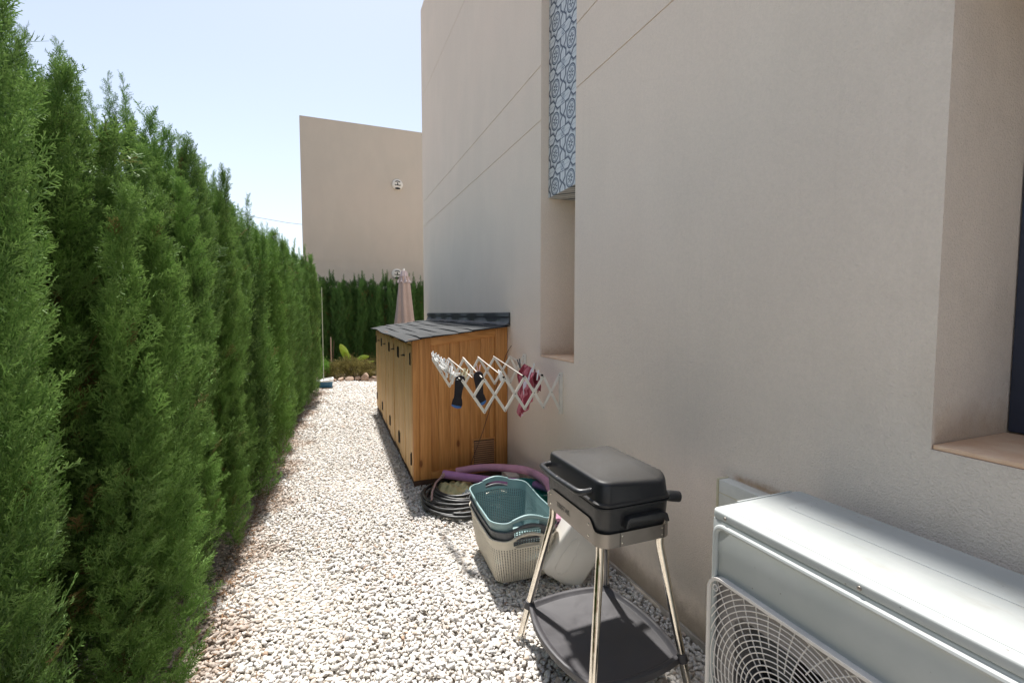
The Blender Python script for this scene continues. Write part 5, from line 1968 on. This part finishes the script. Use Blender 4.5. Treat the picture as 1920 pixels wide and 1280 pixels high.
put_peg(peg_k, True, (1.325, 3.20, 1.117), (R_(-12), R_(-6), R_(30)), 'dark grey peg on top of the red garment')
put_peg(peg_w, False, (1.355, 3.02, 1.10), (R_(8), R_(6), R_(60)), 'white peg at the right end of the red garment')
put_peg(peg_w, False, (1.362, 2.955, 1.085), (R_(-10), R_(-150), R_(70)), 'white peg upside down on the inner rod near the wall')

# red garment draped over the inner rod
A1, B1 = rod_pts[0]
rg = None
def garment():
    vs, fs = [], []
    nu, nv = 50, 60
    O = Vector((1.36, 3.10, 1.09))
    for j in range(nv + 1):
        t = j / nv * 2 - 1                     # -1 back hem .. 0 over the rod .. +1 front hem
        for i in range(nu + 1):
            u = i / nu * 2 - 1                 # along the rod, -1 near the viewer
            wid = 0.098 + 0.032 * math.sin(min(1, abs(t) * 1.5) * 1.9)
            y = 3.10 + u * wid + 0.012 * math.sin(t * 4 + 1) - 0.03 * max(0, t) * (1 - u) * 0.3
            rz = 1.083 + (y - 2.9) * 0.118
            L = 0.18 if t < 0 else 0.265
            hem = 0.03 * math.sin(u * 3.2 + 0.6) + 0.02 * math.sin(u * 8)
            if t > 0:
                hem += 0.085 * math.exp(-((u + 0.15) / 0.42) ** 2) - 0.05 * max(0, -u - 0.5)
            drop = abs(t) ** 1.1 * (L + hem)
            sgn = -1 if t > 0 else 1
            k = min(1, abs(t) * 3)
            fold = (0.013 * math.sin(u * 10 + 1.0 + t) + 0.009 * math.sin(u * 17 + t * 5) + 0.006 * math.sin(t * 15 + u * 6)) * k
            x = 1.366 + sgn * (0.010 * min(1, abs(t) * 5) + 0.016 * abs(t)) + fold * (1.0 if t > 0 else .5)
            if t > 0:
                x -= 0.045 * t * (1 + 0.5 * math.sin(u * 3.4 + 2))
            vs.append((x, y, rz + 0.007 - drop))
    for j in range(nv):
        for i in range(nu):
            a = j * (nu + 1) + i
            fs.append((a, a + 1, a + nu + 2, a + nu + 1))
    me = bpy.data.meshes.new('red_garment')
    me.from_pydata([(p[0] - O.x, p[1] - O.y, p[2] - O.z) for p in vs], [], fs)
    thicken(me, 0.003)
    o = finish('red_garment', me, M['red_cloth'], None, 70, O)
    tag(o, 'crumpled red and pink striped garment hung over the inner rod of the airer', 'clothing')
garment()

# ------------------------------------------------------------------ far end of the path
# closed parasol
px_, py_ = 1.60, 10.6
pr = empty('closed_parasol', (px_, py_, 0), 'closed dusty pink parasol standing behind the cabinet', 'parasol')
MB().tube([(px_, py_, 0.05), (px_, py_, 2.50)], 0.022, 12).build('pole', M['white_plastic'], pr)
MB().lathe([(0.25, 0.02), (0.25, 0.06), (0.05, 0.09), (0.03, 0.25), (0.001, 0.25)], 28, Matrix.Translation((px_, py_, 0))).build('base', M['rock'], pr, smooth=40)
def folded(z0, z1, r0, r1, twist, lobes, depth, name, mat, flare=0.0):
    vs, fs = [], []
    n, m_ = 72, 24
    for j in range(m_ + 1):
        t = j / m_
        z = z0 + (z1 - z0) * t
        r = r0 + (r1 - r0) * t ** 0.8
        for k in range(n):
            a = 2 * math.pi * k / n
            w_ = 1 + depth * (0.5 + 0.5 * (1 - t)) * math.sin(lobes * a + twist * t) + 0.05 * math.sin(3 * a + t * 2)
            rr_ = r * w_ + flare * (1 - t) ** 3
            vs.append((px_ + rr_ * math.cos(a), py_ + rr_ * math.sin(a), z + 0.02 * (1 - t) ** 4 * math.sin(lobes * a)))
    for j in range(m_):
        for k in range(n):
            q = (k + 1) % n
            fs.append((j * n + k, j * n + q, (j + 1) * n + q, (j + 1) * n + k))
    fs += [tuple(range(n))[::-1], tuple(m_ * n + k for k in range(n))]
    MB().add(vs, fs).build(name, mat, pr, smooth=50)
folded(0.85, 2.33, 0.245, 0.105, 2.6, 7, 0.20, 'canopy', M['parasol'])
folded(2.19, 2.43, 0.130, 0.065, 0.3, 8, 0.12, 'canopy_vent', M['parasol_trim'], 0.012)
MB().lathe([(0.066, 2.425), (0.060, 2.445), (0.010, 2.452), (0.008, 2.49), (0.001, 2.495)], 16, Matrix.Translation((px_, py_, 0))).build('finial', M['parasol_trim'], pr)

# slim post and netting wire at the end of the hedge
po = MB()
po.tube([(-0.10, 10.02, 0.0), (-0.098, 10.02, 2.02)], 0.009, 10)
tag(po.build('hedge_post', simple('pale_post', (0.42, 0.46, 0.36), 0.6), None, loc=(-0.1, 10.02, 0)), 'slim pale post at the far end of the left hedge', 'post')
# blue tray
tr_ = empty('litter_tray', (-0.09, 10.02, 0.03), 'blue plastic tray with a white rim at the end of the hedge', 'tray')
tx, ty = -0.075, 10.12
loft([[(x, y, .03) for x, y in rrect(tx, ty, .13, .15, .03)], [(x, y, .15) for x, y in rrect(tx, ty, .15, .17, .04)], [(x, y, .15) for x, y in rrect(tx, ty, .14, .16, .035)],
      [(x, y, .05) for x, y in rrect(tx, ty, .125, .145, .03)]]).build('tray', M['tray_blue'], tr_, smooth=40)
loft([[(x, y, .145) for x, y in rrect(tx, ty, .158, .178, .045)], [(x, y, .175 + 0.02 * (x - tx) / .15) for x, y in rrect(tx, ty, .160, .180, .045)],
      [(x, y, .18 + 0.02 * (x - tx) / .15) for x, y in rrect(tx, ty, .135, .155, .035)], [(x, y, .152) for x, y in rrect(tx, ty, .133, .153, .035)]]).build('rim', M['white_plastic'], tr_, smooth=40)
# stakes
st = MB()
st.box((0.045, 11.29, 0.03), (0.070, 11.315, 0.97))
tag(st.build('wooden_stake', M['rock'], None, bevel=0.004, loc=(0.057, 11.3, 0.03)), 'upright weathered stake left of the broad-leaved plant', 'stake')
st = MB()
st.tube([(0.105, 11.34, 0.03), (0.095, 11.33, 0.50), (0.125, 11.34, 0.9)], [0.012, 0.010, 0.006], 8)
tag(st.build('dry_stem', M['bark'], None, loc=(0.1, 11.33, 0.03)), 'thin dry branch standing beside the wooden stake', 'branch')

# low shrub mound
def small_leaf_mesh(name, seed, n, centre, rad, mat, label, cat, L=0.03, stems=26, up=0.7):
    rng = np.random.default_rng(seed)
    o = empty(name, (centre[0], centre[1], 0.03), label, cat)
    th = rng.uniform(0, 2 * np.pi, n)
    ph = np.arccos(rng.uniform(0, 1, n))
    q = rng.uniform(0.55, 1.0, n) ** 0.6
    lump = 1 + 0.12 * np.sin(th * 5 + 1) + 0.10 * np.sin(th * 9 + ph * 6) + 0.08 * np.sin(ph * 11)
    D = np.stack([np.sin(ph) * np.cos(th), np.sin(ph) * np.sin(th), np.cos(ph)], 1)
    P = D * q[:, None] * lump[:, None] * np.array(rad)
    dr = D + rng.normal(0, 0.5, (n, 3)) + np.array([0, 0, up])
    dr /= np.linalg.norm(dr, axis=1, keepdims=True)
    sd_ = np.cross(dr, rng.normal(size=(n, 3)))
    sd_ /= np.linalg.norm(sd_, axis=1, keepdims=True)
    l = L * rng.uniform(0.6, 1.4, n)[:, None]
    w_ = l * 0.22
    V = np.stack([P, P + dr * l * 0.5 + sd_ * w_, P + dr * l, P + dr * l * 0.5 - sd_ * w_], 1).reshape(-1, 3)
    V[:, 2] = np.maximum(V[:, 2], 0.0)
    T = np.zeros((n, 4, 3))
    T[:, :, 0] = rng.uniform(0, 1, n)[:, None]
    T[:, 2, 1] = 0.8
    me = np_mesh('foliage', V, np.arange(4 * n).reshape(n, 4), T.reshape(-1, 3))
    me.materials.append(mat)
    c = bpy.data.objects.new('foliage', me)
    COL.objects.link(c)
    c.parent = o
    sm = MB()
    rs = random.Random(seed)
    for k in range(stems):
        a, b_ = rs.uniform(0, 6.28), rs.uniform(0.2, 0.95)
        e = (centre[0] + rad[0] * b_ * math.cos(a) * .9, centre[1] + rad[1] * b_ * math.sin(a) * .9, 0.03 + rad[2] * math.sqrt(1 - b_ * b_ * .8) * .9)
        sm.tube([(centre[0] + rs.uniform(-.05, .05), centre[1] + rs.uniform(-.05, .05), 0.0), ((centre[0] + e[0]) / 2 + .02, (centre[1] + e[1]) / 2, e[2] * .55), e], [0.006, 0.005, 0.002], 5)
    sm.build('stem', M['bark'], o)
    return o
small_leaf_mesh('low_shrub', 5, 15000, (0.45, 11.25), (0.62, 0.30, 0.44), M['shrub'], 'low rounded olive brown shrub behind the row of rocks', 'shrub', 0.030)
small_leaf_mesh('green_weed', 6, 1800, (-0.06, 11.2), (0.15, 0.14, 0.42), M['weed'], 'small bright green plant between the hedge post and the brown shrub', 'plant', 0.035, 8)
small_leaf_mesh('dry_undergrowth', 9, 2600, (0.95, 12.1), (0.95, 0.3, 0.42), M['shrub'], 'sparse dry twiggy undergrowth in the shade below the far hedge', 'shrub', 0.03, 40)
# broad leaves
bl = empty('broad_leaved_plant', (0.50, 11.62, 0.06), 'yellow green plant with broad pointed leaves behind the brown shrub', 'plant')
def leaf(base, tip, wd, fold_):
    b0, t0 = Vector(base), Vector(tip)
    d = t0 - b0
    side = d.cross(Vector((0, -1, 0.25))).normalized()
    nrm = d.cross(side).normalized()
    vs, fs = [], []
    n = 14
    for i in range(n + 1):
        t = i / n
        w_ = wd * (math.sin(math.pi * min(1, t * 0.93 + 0.03)) ** 0.8) * (1 if t < 0.97 else .4)
        p = b0 + d * t + Vector((0, 0, 0.10 * math.sin(math.pi * t) * d.length))
        for s_ in (-1, -0.5, 0, 0.5, 1):
            vs.append(p + side * w_ * s_ + nrm * (abs(s_) * fold_ * w_))
    for i in range(n):
        for k in range(4):
            a = i * 5 + k
            fs.append((a, a + 1, a + 6, a + 5))
    MB().add(vs, fs).build('leaf', M['broad_leaf'], bl, smooth=70)
leaf((0.47, 11.6, 0.25), (0.255, 11.45, 0.80), 0.085, 0.45)
leaf((0.50, 11.6, 0.22), (0.36, 11.42, 0.62), 0.075, 0.5)
leaf((0.50, 11.6, 0.20), (0.56, 11.35, 0.50), 0.05, 0.5)
leaf((0.52, 11.6, 0.30), (0.90, 11.5, 0.50), 0.065, 0.3)
leaf((0.60, 11.6, 0.15), (1.02, 11.5, 0.38), 0.035, 0.3)
MB().tube([(0.50, 11.62, 0.04), (0.49, 11.6, 0.30)], [0.02, 0.012], 8).build('stem', M['weed'], bl)

# edging rocks
random.seed(17)
rocks = [(0.10, 10.90, .07, 'low flat brown rock nearest the blue tray'), (0.25, 10.86, .085, 'reddish flat rock second from the tray in the edging row'),
         (0.42, 10.88, .10, 'rounded brown rock in the middle of the edging row'), (0.585, 10.92, .085, 'rounded rock just left of the pale pointed one'),
         (0.755, 10.88, .125, 'largest pale pointed rock of the edging row'), (0.93, 10.95, .07, 'small rock at the right end of the edging row')]
v0, f0 = ico(3)
for i, (x, y, s_, lb) in enumerate(rocks):
    r = np.random.default_rng(40 + i)
    w_ = v0.copy()
    for _ in range(11):
        d = r.normal(size=3); d /= np.linalg.norm(d)
        c = r.uniform(0.5, 0.8)
        sdot = w_ @ d
        w_ = w_ - np.clip(sdot - c, 0, None)[:, None] * d * 0.9
    w_ = w_ * s_ * np.array([1.0, 0.8, 1.15 if i == 4 else 0.72])
    w_[:, 2] += s_ * 0.35
    me = np_mesh('rock', w_, f0)
    o = finish('rock', me, M['rock'], None, 25, (x, y, 0.02))
    tag(o, lb, 'rock', 'rocks edging the planting bed')

# overhead wire beyond the hedge
ow = MB()
ow.tube([(-9.0, 22.0, 6.6), (-5.0, 22.0, 5.75), (-1.5, 22.0, 5.32), (0.6, 22.0, 5.2)], 0.008, 6)
tag(ow.build('overhead_wire', M['cord'], None, loc=(-3.5, 22, 5.6)), 'thin overhead cable crossing the sky beside the far building', 'cable')
